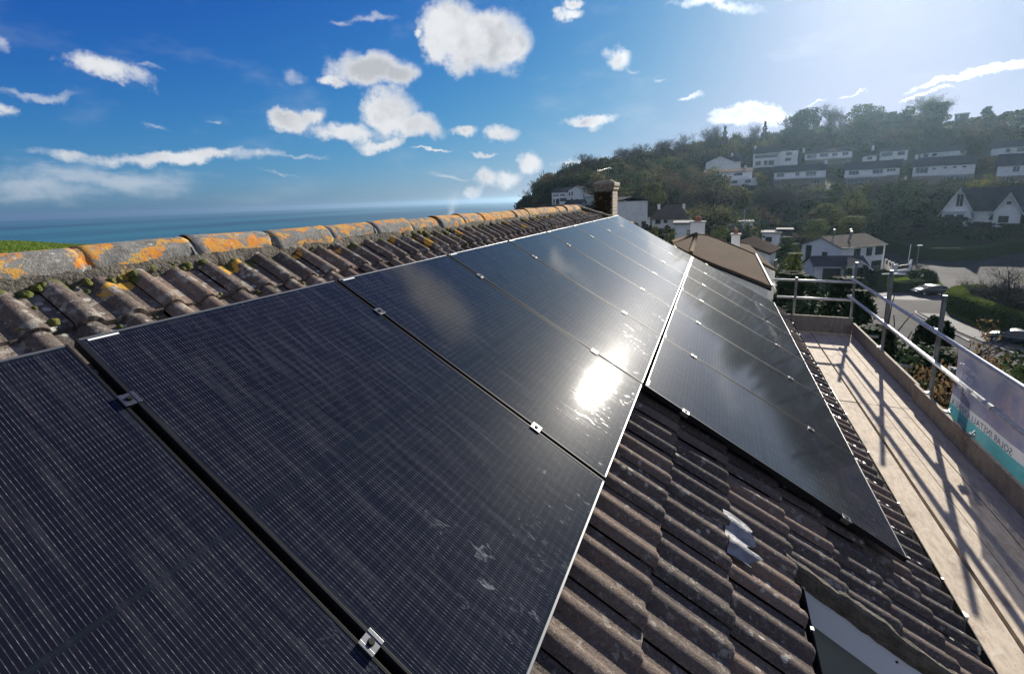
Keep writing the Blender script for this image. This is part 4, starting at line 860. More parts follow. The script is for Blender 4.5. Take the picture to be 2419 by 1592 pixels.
# two storey white house by the road
E1=at(1986.8,586.5,100); Er=at(2091.5,576.5,110); zE=-10.0
e=(Er-E1);e[2]=0;Lw=np.linalg.norm(e);ex=e/Lw;ey=np.array([-ex[1],ex[0],0]); A=np.array([E1[0],E1[1],zE]); 
B=Bld('road_house','two storey white house with brown roof beside the road','%s'and A-EZ*5.4+ex*5)
DP=7.4; B.wall(A,ex,ey,Lw-.3,DP,5.6,M_white,1.6,'x'); B.roof(A,ex,ey,Lw-.3,DP,1.6,M_roofw,'x',.35,trim=M_frm)
for x0,x1,z0,z1,bz in ((.30,.45,-1.95,-.45,2),(.59,.72,-1.95,-.45,2),(.80,.985,-1.95,-.35,3),(.74,.97,-4.8,-3.0,3)): B.win(A,ex,ey,x0*(Lw-.3),z0,(x1-x0)*(Lw-.3),z1-z0,M_frm,bz)
gA=A+ey*DP; B.win(gA,-ey,ex,.9,-2.6,1.1,2.6,M_frm,0,'side_door'); B.win(gA,-ey,ex,4.1,-2.9,1.0,1.9,M_frm,0)
B.box(A,ex,ey,(Lw-.25,-.12,-5.5),(Lw-.12,-.004,-.2),M_wpaint,'downpipe')
for x,y,h in ((3.2,3.7,1.2),(7.8,3.8,1.0),(4.6,1.5,.9)): b=MB(); b.tube([A+ex*x+ey*y+EZ*1.,A+ex*x+ey*y+EZ*(1.6+h)],.09,8); b.tube([A+ex*x+ey*y+EZ*(1.6+h),A+ex*x+ey*y+EZ*(1.75+h)],.2,8); b.build('flue',M_galvd,B.root)
# its single-storey front wing with porch gable
wA=at(*a3(500,412),96); wR=at(*a3(945,380),99); zR=(wA[2]+wR[2])/2; e=wR-wA;e[2]=0;Lg=np.linalg.norm(e);xg=e/Lg;yg=np.array([-xg[1],xg[0],0])
gz=-14.0+1.0; Ag=np.array([wA[0],wA[1],zR-1.35])-yg*2.3; B.wall(Ag,xg,yg,Lg,4.6,2.6,M_white,1.35,'x',name='wing_wall'); B.roof(Ag,xg,yg,Lg,4.6,1.35,M_roofd,'x',.35,name='wing_roof',trim=M_wpaint)
B.box(Ag,xg,yg,(1.2,-.05,-2.6),(3.9,-.004,-.35),M_frm,'garage_door'); B.box(Ag,xg,yg,(6.2,-.05,-2.6),(7.0,-.004,-.5),M_wpaint,'door'); B.win(Ag,xg,yg,4.6,-2.0,1.1,1.2)
Ap=Ag+xg*(Lg-3.6)-yg*2.2+EZ*.0; B.wall(Ap,xg,yg,3.0,2.2,2.6,M_white,1.2,'y',name='porch_wall'); B.roof(Ap,xg,yg,3.0,3.5,1.2,M_roofd,'y',.35,name='porch_roof',trim=M_wpaint); B.win(Ap,xg,yg,.8,-2.4,1.4,2.5,M_frm,1,'porch_door')
# garden wall with railings
gw=thing('garden_wall','low white garden wall with dark railing panels beside the white house','wall',G(1200,520))
pts=[G(1150,500),G(1240,560),G(1370,540),G(1385,500)]
for i in range(3):
    a,c=pts[i],pts[i+1]; d=c-a; d[2]=0; L=np.linalg.norm(d); d/=L; nrm=np.array([-d[1],d[0],0]); b=MB(); b.obox(a-EZ*.2,d,nrm,EZ,(0,0,0),(L,.25,1.0)); b.build('wall',M_white,gw)
    n=max(1,int(L/2.4)); 
    for k in range(n+1): b=MB(); b.obox(a,d,nrm,EZ,(L*k/n-.18,-.05,0),(L*k/n+.18,.3,1.9)); b.build('pier',M_white,gw)
    b=MB(); b.obox(a,d,nrm,EZ,(.2,.08,1.0),(L-.2,.14,1.65)); b.build('railing',M_frm,gw)
# ------------------------------------------------------------ roads, lawns
def Gs(*p): return [G(x,y) for x,y in p]
r1,_=drape_strip('road',Gs((1100,372),(1400,440),(1700,540),(1980,610),(2200,660),(2500,730)),5.,M_asph,.03)
drape_strip('road',Gs((1850,560),(2050,470),(2380,395),(2700,340)),5.2,M_asph,.038)
drape_strip('road',Gs((2000,640),(1850,690),(1700,740),(1500,800),(1380,900),(1300,1050),(1280,1200)),4.6,M_asph,.046)
drape_strip('road',Gs((1450,850),(1700,1020),(2000,1180),(2400,1380)),3.4,M_asph,.042)
drape_strip('driveway',Gs((1100,745),(1300,752),(1500,760),(1700,740)),2.4,M_pave,.055)
drape_strip('pavement',Gs((1560,905),(1660,960),(1900,1060),(2140,1170),(2400,1260)),1.1,M_pave,.12)
# kerbs
for nm,P in (('kerb',((1430,870),(1425,900),(1500,945),(1650,1030),(1900,1150))),('kerb',((1690,735),(1770,715),(1815,680),(1810,640)))):
    pts=[g+EZ*.07 for g in Gs(*P)]; b=MB(); 
    pp=[];
    for a,c in zip(pts[:-1],pts[1:]): pp+= [a+(c-a)*t for t in (0,.33,.66)]
    pp.append(pts[-1]); b.tube(pp,.11,6); tag(b.build(nm,M_kerb,smooth=True),kind='structure')
def grass(name,quadpx,n,seed,hh=.12):
    q=[g for g in Gs(*quadpx)]; drape_poly('lawn',q,simple('lawn_green',(.12,.18,.03),(.09,.14,.025),.5,rough=.95),.05); r=np.random.default_rng(seed)
    s,t=r.random(n),r.random(n); A_,B_,C_,D_=[x[:2] for x in q]; P=((A_[None]*(1-s[:,None])+D_[None]*s[:,None])*(1-t[:,None])+(B_[None]*(1-s[:,None])+C_[None]*s[:,None])*t[:,None])
    Z=terr(P[:,0],P[:,1])+.05; a=r.random(n)*6.28; w_=.05+.05*r.random(n); h=hh*(.6+.8*r.random(n)); dx=np.cos(a)*w_;dy=np.sin(a)*w_; lx=r.normal(0,.04,n);ly=r.normal(0,.04,n)
    V=np.stack([np.stack([P[:,0]-dx,P[:,1]-dy,Z],-1),np.stack([P[:,0]+dx,P[:,1]+dy,Z],-1),np.stack([P[:,0]+lx,P[:,1]+ly,Z+h],-1)],1)
    return tag(fast_quads(name,V,F_grass),kind='stuff')
grass('grass',((1135,585),(1380,560),(1500,595),(1140,668)),9000,1)
grass('grass',((1560,590),(1600,585),(1665,650),(1560,640)),4000,2)
grass('grass',((1675,870),(1725,880),(2140,1075),(2120,1110)),6000,3)
grass('grass',((1185,1100),(1260,1110),(1270,1180),(1180,1180)),2500,4)
# field by the sea at far left
r=np.random.default_rng(5); n=60000; az=np.radians(r.uniform(-82,-58,n)); D=r.uniform(60,125,n); X=CAM[0]+np.sin(az)*D; Y=CAM[1]+np.cos(az)*D; Z=terr(X,Y); a=r.random(n)*6.28; w_=.12+.1*r.random(n); h=.25*(.5+r.random(n))
V=np.stack([np.stack([X-np.cos(a)*w_,Y-np.sin(a)*w_,Z],-1),np.stack([X+np.cos(a)*w_,Y+np.sin(a)*w_,Z],-1),np.stack([X,Y,Z+h],-1)],1); tag(fast_quads('field_grass',V,F_grass),kind='stuff')
aa_=np.radians(np.arange(-84,-56.9,1)); dd=np.arange(56,132,4.); b=MB(); vs=[]
for d_ in dd:
    for a_ in aa_: x=CAM[0]+math.sin(a_)*d_; y=CAM[1]+math.cos(a_)*d_; vs.append((x,y,tz(x,y)+.06))
na2=len(aa_); b.add(vs,[(i*na2+j,i*na2+j+1,(i+1)*na2+j+1,(i+1)*na2+j) for i in range(len(dd)-1) for j in range(na2-1)]); tag(b.build('field',simple('field_green',(.075,.125,.022),(.055,.095,.02),.05,rough=.95),smooth=True),kind='structure')
# ------------------------------------------------------------ vegetation
def leaves(c,rad,n,size,r,shell=.55,flat=1.):
    "n leaf quads through an ellipsoid"
    d=r.normal(size=(n,3)); d/=np.linalg.norm(d,axis=1)[:,None]; q=(shell+(1-shell)*r.random(n))[:,None]; P=np.asarray(c)+d*q*np.asarray(rad)
    a=r.normal(size=(n,3)); a/=np.linalg.norm(a,axis=1)[:,None]; b_=np.cross(a,r.normal(size=(n,3))); b_/=np.linalg.norm(b_,axis=1)[:,None]
    s=(size*(.6+.8*r.random(n)))[:,None]; a=a*s;b_=b_*s*.6
    return np.stack([P-a,P+b_,P+a,P-b_],1)
def crown_quads(c,Rr,H,n,size,seed,lobes=9,spread=.62):
    r=np.random.default_rng(seed); out=[]; c=np.asarray(c,float)
    for i in range(lobes):
        a=r.random()*6.28; q=spread*math.sqrt(r.random()); z=r.uniform(-.42,.45); k=(1-.55*abs(z)/.5)
        lc=c+np.array([math.cos(a)*q*Rr*k,math.sin(a)*q*Rr*k,z*H]); lr=np.array([Rr,Rr,H*.5])*r.uniform(.30,.5); lr[2]=max(lr[2],.25*H*r.uniform(.5,1.))
        out.append(leaves(lc,lr,int(n/lobes*r.uniform(.7,1.3)),size,r))
    return np.concatenate(out)
def cone_quads(base,Rr,H,n,size,seed):
    r=np.random.default_rng(seed); t=r.random(n)**.8; z=t*H; rr=Rr*(1-t)**.8*(.75+.35*np.sin(t*34+r.random(n)))*(.5+.5*r.random(n)**.4); a=r.random(n)*6.28
    P=np.stack([base[0]+np.cos(a)*rr,base[1]+np.sin(a)*rr,base[2]+z],-1); d=np.stack([np.cos(a),np.sin(a),-.35+0*a],-1); s=(size*(.6+.8*r.random(n)))[:,None]; b_=np.cross(d,r.normal(size=(n,3))); b_/=np.linalg.norm(b_,axis=1)[:,None]
    return np.stack([P-d*s,P+b_*s*.5,P+d*s,P-b_*s*.5],1)
def branches(b,p,d,L,r0,depth,r,tips,spread=.55,kids=3,upb=.12,n=5):
    d=d/np.linalg.norm(d); pts=[p];q=p.copy();dd=d.copy()
    for i in range(3): dd=dd+r.normal(0,.09,3)+np.array([0,0,upb*.3]); dd/=np.linalg.norm(dd); q=q+dd*L/3; pts.append(q.copy())
    b.tube(pts,[r0,r0*.86,r0*.72,r0*.58],max(3,n),cap=False)
    if depth==0: tips.append(q); return
    for k in range(kids+(1 if depth>2 else 0)):
        s=pts[1+int(r.integers(0,3))] if k else q; nd=dd+r.normal(0,spread,3)+np.array([0,0,upb]); branches(b,s,nd,L*r.uniform(.58,.8),r0*.56,depth-1,r,tips,spread,kids,upb,n-1)
def tree(label,px,base_y,top_y,D,wpx,kind,cat='tree',leaf=None,group=None,name=None,base=None,n=1500,seed=None,size=None,shape='dome'):
    "tree by photo column, top row and distance; stands on the ground"
    seed=seed if seed is not None else int(px*7+D)
    top=at(px,top_y,D); gx,gy=top[0],top[1]; gz=tz(gx,gy); H=top[2]-gz; W_=wpx/FPX*np.linalg.norm(top-CAM); Rr=W_/2
    if H<.5: print('low tree',label,H); H=.8
    t=thing(name or 'tree',label,cat,(gx,gy,gz),group); r=np.random.default_rng(seed); sz=size or D*.0014+.02; px_=D/453.
    if kind=='bare':
        b=MB(); tips=[]; 
        for s in range(1 if H>W_*.6 else 2):
            branches(b,np.array([gx+r.normal(0,.2*s),gy,gz-.2]),np.array([r.normal(0,.08),r.normal(0,.08),1.]),H*.34,max(.03*H,.1),5,r,tips,.5,3,.2)
        tp=np.array(tips); zs=tp[:,2]; sc_=H/(zs.max()-gz); wx=np.percentile(np.abs(tp[:,:2]-[gx,gy]).max(1),82); sw=Rr/wx
        V=np.array(b.v); V[:,2]=gz+(V[:,2]-gz)*sc_; V[:,:2]=[gx,gy]+(V[:,:2]-[gx,gy])*sw; b.v=[tuple(v) for v in V]; b.build('branches',M_twig,t)
        tp[:,2]=gz+(tp[:,2]-gz)*sc_; tp[:,:2]=[gx,gy]+(tp[:,:2]-[gx,gy])*sw
        Q=[]; n=int(n*.5)
        k=max(1,int(n/len(tp))); P=np.repeat(tp,k,0)+r.normal(0,Rr*.07,(len(tp)*k,3)); d=r.normal(size=P.shape)+[0,0,.9]; d/=np.linalg.norm(d,axis=1)[:,None]; ll=(H*.085*(.5+r.random(len(P))))[:,None]; sd_=np.cross(d,r.normal(size=P.shape)); sd_/=np.linalg.norm(sd_,axis=1)[:,None]; wq=px_*.07
        Q=np.stack([P,P+sd_*wq,P+d*ll,P-sd_*wq],1); fast_quads('twigs',Q,leaf or M_twig,parent=t); return t
    th=H*(.32 if kind=='dome' else .12 if kind=='bush' else .1); b=MB(); tips=[]
    if kind in('dome',):
        branches(b,np.array([gx,gy,gz-.2]),np.array([r.normal(0,.05),r.normal(0,.05),1.]),H*.42,max(.025*H,.06),3,r,tips,.5,3,.2)
    else: b.tube([(gx,gy,gz-.2),(gx,gy,gz+H*.7)],[max(.02*H,.04),.02],6)
    b.build('trunk',M_bark,t)
    if kind=='cone': Q=cone_quads((gx,gy,gz+.1*H),Rr,H*.92,n,sz,seed)
    elif kind=='dome': Q=crown_quads((gx,gy,gz+H*.62),Rr,H*.76,n,sz,seed,11)
    else: Q=crown_quads((gx,gy,gz+H*.5),Rr,H*1.0,n,sz,seed,10,.6)
    Q[:,:,2]=np.minimum(Q[:,:,2],top[2]+.3*sz); fast_quads('crown',Q,leaf or F_dark,parent=t); return t
# near planting beyond the scaffold
tree('dark evergreen shrub by the neighbour wall below the far guard rail',1875,0,648,21,150,'bush',leaf=F_con,n=12000,size=.08)
tree('broad dark conifer behind the end guard rails of the scaffold',1965,0,655,18,210,'bush',leaf=F_con,n=18000,size=.075)
tree('tall dark conifer rising between the first two scaffold standards',2050,0,690,17,150,'bush',leaf=F_con,n=15000,size=.07)
tree('dark conifer with blunt crown right of the second scaffold standard',2095,0,775,14,120,'bush',leaf=F_con,n=12000,size=.06)
tree('low dark evergreen bush behind the toe board in mid scaffold',2120,0,880,10.5,260,'bush',leaf=F_con,n=20000,size=.055)
tree('pointed dark conifer behind the third scaffold standard',2215,0,738,17,80,'dome',leaf=F_con,n=8000,size=.06)
tree('spreading dark evergreen left of the banner',2190,0,822,13,210,'bush',leaf=F_con,n=18000,size=.06)
tree('green bush beside the neighbour house corner',1880,0,600,30,70,'bush',leaf=F_mid,n=5000,size=.08)
tree('round clipped bush in front of the garage wing',1872,0,640,34,60,'bush',leaf=F_dark,n=5000,size=.08)
def autumn(label,px,top_y,D,wpx,leafm,seed,n=900):
    top=at(px,top_y,D); gx,gy=top[0],top[1]; gz=tz(gx,gy); H=top[2]-gz; Rr=wpx/FPX*np.linalg.norm(top-CAM)/2
    t=thing('shrub',label,'shrub',(gx,gy,gz)); r=np.random.default_rng(seed); b=MB(); tips=[]
    for s in range(4): branches(b,np.array([gx+r.normal(0,.15),gy+r.normal(0,.15),gz-.1]),np.array([r.normal(0,.3),r.normal(0,.3),1.]),H*.4,.045,4,r,tips,.5,3,.12)
    tp=np.array(tips); sc_=H/(tp[:,2].max()-gz); sw=Rr/np.percentile(np.abs(tp[:,:2]-[gx,gy]).max(1),96); V=np.array(b.v)
    for A_ in (V,tp): A_[:,2]=gz+(A_[:,2]-gz)*sc_; A_[:,:2]=[gx,gy]+(A_[:,:2]-[gx,gy])*sw
    b.v=[tuple(v) for v in V]; b.build('branches',simple('pale_twigs',(.22,.20,.18),(.12,.10,.09),8,rough=.8),t)
    k=max(1,n//len(tp)*8); keep=tp[r.random(len(tp))<.75]; P=np.repeat(keep,k,0)+r.normal(0,.10,(len(keep)*k,3)); P[:,2]-=.04; a=r.normal(0,.5,P.shape)+[0,0,-1.]; a/=np.linalg.norm(a,axis=1)[:,None]; c=np.cross(a,r.normal(size=P.shape)); c/=np.linalg.norm(c,axis=1)[:,None]; s=(.042*(.6+.8*r.random(len(P))))[:,None]
    fast_quads('leaves',np.stack([P-a*s,P+c*s*.5,P+a*s,P-c*s*.5],1),leafm,parent=t)
autumn('bare twiggy shrub with hanging tan leaves behind the third standard',2275,768,11.5,190,F_brn,3,1500)
autumn('red leaved autumn shrub at the right edge above the banner',2405,782,9.3,230,F_red,4,2400)
autumn('shrub with yellowing leaves low between standards and banner',2225,905,8.5,110,F_brn,6,1300)
# bare round tree by the road at right edge
tree('round twiggy bare tree beside the road junction at right edge',2410,0,622,78,100,'bare',n=6000)
tree('small dark round topiary tree on the front lawn corner',*a3(1545,0)[:1],0,a3(0,505)[1],98,32,'bush',leaf=F_dark,n=1500)
tree('dark bush beside the garden wall railings',a3(1440,0)[0],0,a3(0,515)[1],101,30,'bush',leaf=F_dark,n=900,cat='bush')
tree('small round dark shrub in front of the garage wing wall',a3(840,0)[0],0,a3(0,500)[1],92,20,'bush',leaf=F_dark,n=800,cat='bush')
tree('dark shrub against the road house porch',a3(985,0)[0],0,a3(0,470)[1],94,12,'bush',leaf=F_dark,n=600,cat='bush')
# clipped hedges
def hedge(label,P,w_,h,n,leafm=F_hedge,seed=1,z0=None):
    g=Gs(*P); pts=[]
    for a,c in zip(g[:-1],g[1:]): 
        m=max(1,int(np.linalg.norm((c-a)[:2])/.6)); pts+=[a+(c-a)*k/m for k in range(m)]
    pts.append(g[-1]); 
    for _ in range(4): pts=[pts[0]]+[(pts[i-1]+2*pts[i]+pts[i+1])/4 for i in range(1,len(pts)-1)]+[pts[-1]]
    t=thing('hedge',label,'hedge',pts[0]); b=MB(); vs=[]; prof=[(-1,0),(-1,.55),(-.92,.9),(-.6,1),(0,1.02),(.6,1),(.92,.9),(1,.55),(1,0)]; fr=[]
    rr=np.random.default_rng(seed)
    for i,p in enumerate(pts):
        tg=pts[min(i+1,len(pts)-1)]-pts[max(i-1,0)]; tg[2]=0; tg/=np.linalg.norm(tg); nn=np.array([-tg[1],tg[0],0]); z=tz(p[0],p[1]); fr.append((p,nn,z))
        for (a,c) in prof: q=p+nn*a*w_/2*(1+rr.normal(0,.02)); vs.append((q[0],q[1],z+c*h*(1+rr.normal(0,.012))))
    m=len(prof); b.add(vs,[(i*m+k,i*m+k+1,(i+1)*m+k+1,(i+1)*m+k) for i in range(len(pts)-1) for k in range(m-1)]); b.add(vs[:m],[tuple(range(m))]); b.add(vs[-m:],[tuple(range(m))]); b.build('core',simple('hedge_core',(.035,.055,.015),rough=1.),t)
    Q=[]; idx=rr.integers(0,len(fr),n); pr_=rr.random(n)
    per=[];acc=0
    for (x0,y0_),(x1,y1_) in zip(prof[:-1],prof[1:]): acc+=math.hypot((x1-x0)*w_/2,(y1_-y0_)*h); per.append(acc)
    C_=[];
    for i,f in zip(idx,pr_):
        s=f*acc; k=next(j for j,v in enumerate(per) if v>=s); s0=per[k-1] if k else 0; u_=(s-s0)/(per[k]-s0+1e-9); a=prof[k][0]*(1-u_)+prof[k+1][0]*u_; c=prof[k][1]*(1-u_)+prof[k+1][1]*u_; p,nn,z=fr[i]; q=p+nn*a*w_/2*1.02; C_.append((q[0]+rr.uniform(-.35,.35)*nn[1],q[1]-rr.uniform(-.35,.35)*nn[0],z+c*h*1.01+rr.uniform(-.02,.04)))
    C_=np.array(C_); a=rr.normal(size=(n,3));a/=np.linalg.norm(a,axis=1)[:,None]; c=np.cross(a,rr.normal(size=(n,3)));c/=np.linalg.norm(c,axis=1)[:,None]; s=.075
    fast_quads('leaves',np.stack([C_-a*s,C_+c*s*.7,C_+a*s,C_-c*s*.7],1),leafm,parent=t)
hedge('long clipped green hedge curving round the corner plot at right',((2000,800),(1880,795),(1790,820),(1770,860),(1840,905),(2000,960),(2150,1020),(2300,1070),(2480,1120)),2.0,2.3,26000)
hedge('darker inner hedge beyond the curved clipped hedge',((1960,850),(2080,840),(2250,850),(2500,900)),2.2,2.5,9000,F_dark,3)
hedge('low dark hedge bordering the small front lawn by the parked car',((1235,705),(1330,700),(1440,690),(1560,650)),1.5,1.5,7000,F_dark,5)
hedge('tall dark hedge between white house drive and lawn',((900,640),(1010,640),(1120,655)),3.0,2.5,7000,F_con,6)
hedge('low garden hedge beneath the white garden wall',((1120,555),(1250,580),(1385,560)),1.0,.6,2500,F_dark,8)
hedge('grassy green hedge behind the brown hipped roof',((60,120),(160,150),(300,190)),3.,2.2,4000,F_mid,9)
hedge('pale garden hedge left of the two storey white house',((230,395),(330,400),(500,430)),1.4,1.6,4000,F_mid,10)
hedge('long dark roadside hedge below the big gabled house',((1180,330),(1400,390),(1700,430),(1900,420),(2100,385),(2380,345)),2.5,2.4,9000,F_dark,12)
# garden trees of the valley (photo column, top row, distance, width)
def T(label,q,D,wpx,kind,leaf,n=1600,**k): return tree(label,q[0],0,q[1],D,wpx,kind,leaf=leaf,n=n,**k)
T('golden green broadleaf tree in the valley centre behind the white house',a2(905,915),140,85,'dome',F_gold,3600)
T('olive green tree left of the golden valley tree',a2(650,1050),138,80,'dome',F_gold,2600)
T('dark green rounded tree beneath the middle hillside houses',a2(1290,880),150,110,'dome',F_dark,3200)
T('dark dense tree right of the golden valley tree',a2(1080,1010),142,60,'dome',F_dark,2000)
T('dark green round tree with a notch of light beside it',a2(1160,1120),146,40,'bush',F_dark,1800)
T('bright yellow domed tree above the gabled house',a2(1975,842),170,74,'bush',F_yel,3600)
T('pale yellow bush beside the yellow domed tree',a2(2040,790),176,34,'bush',F_gold,1000)
T('glossy evergreen tree in front of the gabled house',a2(1690,1160),146,86,'dome',F_dark,3600)
T('dark tree with pale flecks left of the gabled house',a2(1540,1020),152,50,'dome',F_dark,1800)
T('purplish bare tree below the third lower row house',a2(1400,790),168,110,'bare',None,5000)
T('purplish bare tree left of the brown haze below the lower row',a2(380,860),165,110,'bare',None,6000)
T('bare brown tree under the stepped terrace house',a2(200,900),160,80,'bare',None,4000)
T('round green shrub under the lower row of hillside houses',a2(650,930),160,50,'bush',F_dark,1400)
T('pale topped shrub at the end of the first balcony house',a2(735,870),172,40,'bush',F_mid,1200)
T('yellow green tree below the stepped terrace house',a1(2180,970),150,38,'dome',F_gold,1500)
T('golden green tree right of the chimney at the wood edge',a1(1350,910),140,66,'dome',F_gold,3000)
T('light green tree right of the road house roof',a2(870,1160),122,70,'dome',F_gold,2600)
T('olive bush behind the road house ridge',a2(560,1190),118,62,'dome',F_mid,2000)
T('arching shrub behind the flat roofed bungalow',a4(1740,370),110,22,'bush',F_mid,800)
T('rounded bush in front of the hip roof bungalow',a4(680,330),78,40,'bush',F_gold,2400)
T('twiggy brown bush behind our roof beside the hipped roof',a4(880,430),60,64,'bush',F_mid,3600)
T('long green hedge like shrub behind the white chimney',a4(1400,400),84,72,'bush',F_mid,3600)
T('dark shrub mass behind the ribbed brown roof',a4(2180,520),86,60,'bush',F_dark,3000)
T('greyish shrub between ribbed roof and road house',a4(2280,600),84,40,'bush',F_mid,2000)
T('small conifer on the slope above the valley at right of centre',a2(1130,1140),128,14,'cone',F_con,700)
T('dark ivy clad tree beside the pink shaded slope',a2(1960,430),228,40,'dome',F_dark,1600)
T('autumn brown bush beside the second right hand hill house',a2(1990,640),205,36,'bush',F_brn,1200)
T('hedge dark tree at the foot of the gabled house drive',a2(2330,1230),147,70,'bush',F_dark,2200)
T('brown twiggy tree left of the glossy evergreen',a2(1330,1130),148,50,'bare',None,2600)
# skyline trees
def S(label,q,D,wpx,kind,leaf=None,n=2200): return tree(label,q[0],0,q[1],D,wpx,kind,leaf=leaf,n=n,group='trees along the hill crest')
S('bare fan shaped tree alone above the clifftop house',a1(740,650),215,62,'bare',n=9000)
S('leafy rounded tree right of the fan shaped bare tree',a1(880,680),212,40,'dome',F_mid,2200)
S('ivy covered tree left of the fan shaped bare tree',a1(575,752),212,44,'bare',F_dark,6000)
S('crooked ivy clad tree third from the seaward end',a1(480,790),210,34,'bare',F_dark,4500)
S('dark bare tree second from the seaward end',a1(375,835),208,36,'bare',n=5000)
S('leaning bare tree at the seaward end of the wood',a1(235,900),206,36,'bare',n=5000)
S('low round thicket at the very end above the sea',a1(105,1090),204,40,'bush',F_dark,1500)
S('tall bare tree at the left shoulder of the wooded hill',a1(1150,560),245,56,'bare',n=8000)
S('slim bare tree half way up the wooded skyline',a1(1270,560),248,30,'bare',n=4000)
S('bare tree mass on the rising skyline',a1(1440,500),252,50,'bare',n=7000)
S('spreading bare tree cluster below the bright cloud',a1(1620,452),256,52,'bare',n=7000)
S('wide bare fan tree just left of the bright cloud',a1(1850,388),262,60,'bare',n=9000)
S('small spire shaped conifer under the bright cloud',a1(2010,385),268,20,'cone',F_con,700)
S('second spire conifer nearer the dense crest trees',a2(105,325),278,22,'cone',F_con,900)
S('two stemmed bare tree between the spire conifers',a2(20,345),274,30,'bare',n=2500)
S('dense rounded evergreen at the left of the crest',a2(480,215),290,66,'dome',F_dark,4200)
S('round evergreen stepping down left of the dense crest tree',a2(370,250),288,50,'dome',F_dark,3000)
S('large bare crowned tree right of the dense evergreen',a2(665,178),292,50,'bare',n=8000)
S('thin bare tree in the crest gap',a2(785,212),292,22,'bare',n=1800)
S('broad dome tree in the middle of the crest',a2(1010,165),296,78,'dome',F_mid,4200)
S('low leafy tree linking the middle and tall crest trees',a2(1215,245),298,36,'dome',F_mid,1500)
S('leaning leafy tree left of the tallest crest tree',a2(1350,192),298,44,'dome',F_mid,2200)
S('tallest crest tree with open rounded crown',a2(1500,102),300,54,'bare',F_mid,8000)
S('wide spreading lower crown beside the tallest crest tree',a2(1610,165),300,54,'dome',F_mid,3000)
S('lone wind bent tree on the bare right skyline',a2(2060,198),312,18,'dome',F_dark,500)
# woodland mass: one object
r=np.random.default_rng(77); Q=[]; hp=[np.array(o.location[:]) for o in bpy.data.objects if o.name.startswith(('hillside_house','gabled','clifftop','hip_roof','road_house','white_cottage','low_white'))]
cnt=0
def near_house(x,y,D):
    for h in hp:
        dx,dy=x-h[0],y-h[1]; ax=math.atan2(x-CAM[0],y-CAM[1])-math.atan2(h[0]-CAM[0],h[1]-CAM[1]); hd=math.hypot(h[0]-CAM[0],h[1]-CAM[1])
        if abs(ax)*hd<10.5 and hd-2<D<hd+10: return 2
        if abs(ax)*hd<9.5 and hd-16<D<=hd-2: return 1
    return 0
for i in range(3600):
    az=r.uniform(-24.5,30); D=math.sqrt(r.uniform(112**2,318**2)); x,y=azD(az,D)[:2]; z=tz(x,y)
    if z<-14.2 and az>5 : continue
    if az>2.5 and D<140 and az>8: continue
    if z<-10 and az<-15: continue
    nh=near_house(x,y,D)
    if nh==2: continue
    H=r.uniform(4.5,8.5); 
    if az<2: H=r.uniform(7,10.5)
    if az<-20.5: H=r.uniform(3,5)
    top=1e9
    if az>1: 
        if D<194: top=.4+.007*D
        elif D<236: top=.4+.034*D
        if D<150: top=.4-.035*D
    elif D<150: top=.4-.030*D
    if az<-13 and D<173: top=.4-.026*D
    if az>18 and D>262: H=r.uniform(1.2,2.2)
    if az>5 and D<170: H=min(H,4.)
    if nh==1: H=min(H,2.0)
    H=min(H,top-z)
    if H<.8: 
        if r.random()<.6 or z>top: continue
        H=.8
    Rr=H*r.uniform(.40,.72)+.7; n=int(130+22*H)
    q=crown_quads((x,y,z+H*.5),Rr,H*1.05,n,.42 if D>200 else .32,int(r.integers(1e9)),5); Q.append(q); cnt+=1
r3=np.random.default_rng(9); kinds=r3.choice(3,len(Q),p=[.45,.33,.22]); WM=(F_wood,foliage('woodland_brown',(.075,.058,.042),(.10,.075,.05),(.06,.065,.03),.3,.2),foliage('woodland_olive',(.075,.085,.028),(.10,.10,.035),(.15,.13,.04),.4,.2))
for k_,nm_ in enumerate(('woodland_evergreen','woodland_bare','woodland_leafy')): tag(fast_quads(nm_,np.concatenate([q for q,kk in zip(Q,kinds) if kk==k_]),WM[k_]),kind='stuff')
# shrub cover between gardens on the near slope
Q=[]
for i in range(900):
    az=r.uniform(-16,30); D=math.sqrt(r.uniform(9**2,64**2)); x,y=azD(az,D)[:2]
    if x<5.2 and y<46: continue
    if x<9 and 16<y<46: continue
    g=np.array([x,y]); d_=g-CAM[:2]; 
    if az>14 and D>36: continue
    z=tz(x,y); H=r.uniform(1.2,3.2) if D<34 else r.uniform(.8,2.2); Q.append(crown_quads((x,y,z+H*.45),H*.8,H,420,.07+.0018*D,int(r.integers(1e9)),5))
tag(fast_quads('undergrowth',np.concatenate(Q),F_dark),kind='stuff')
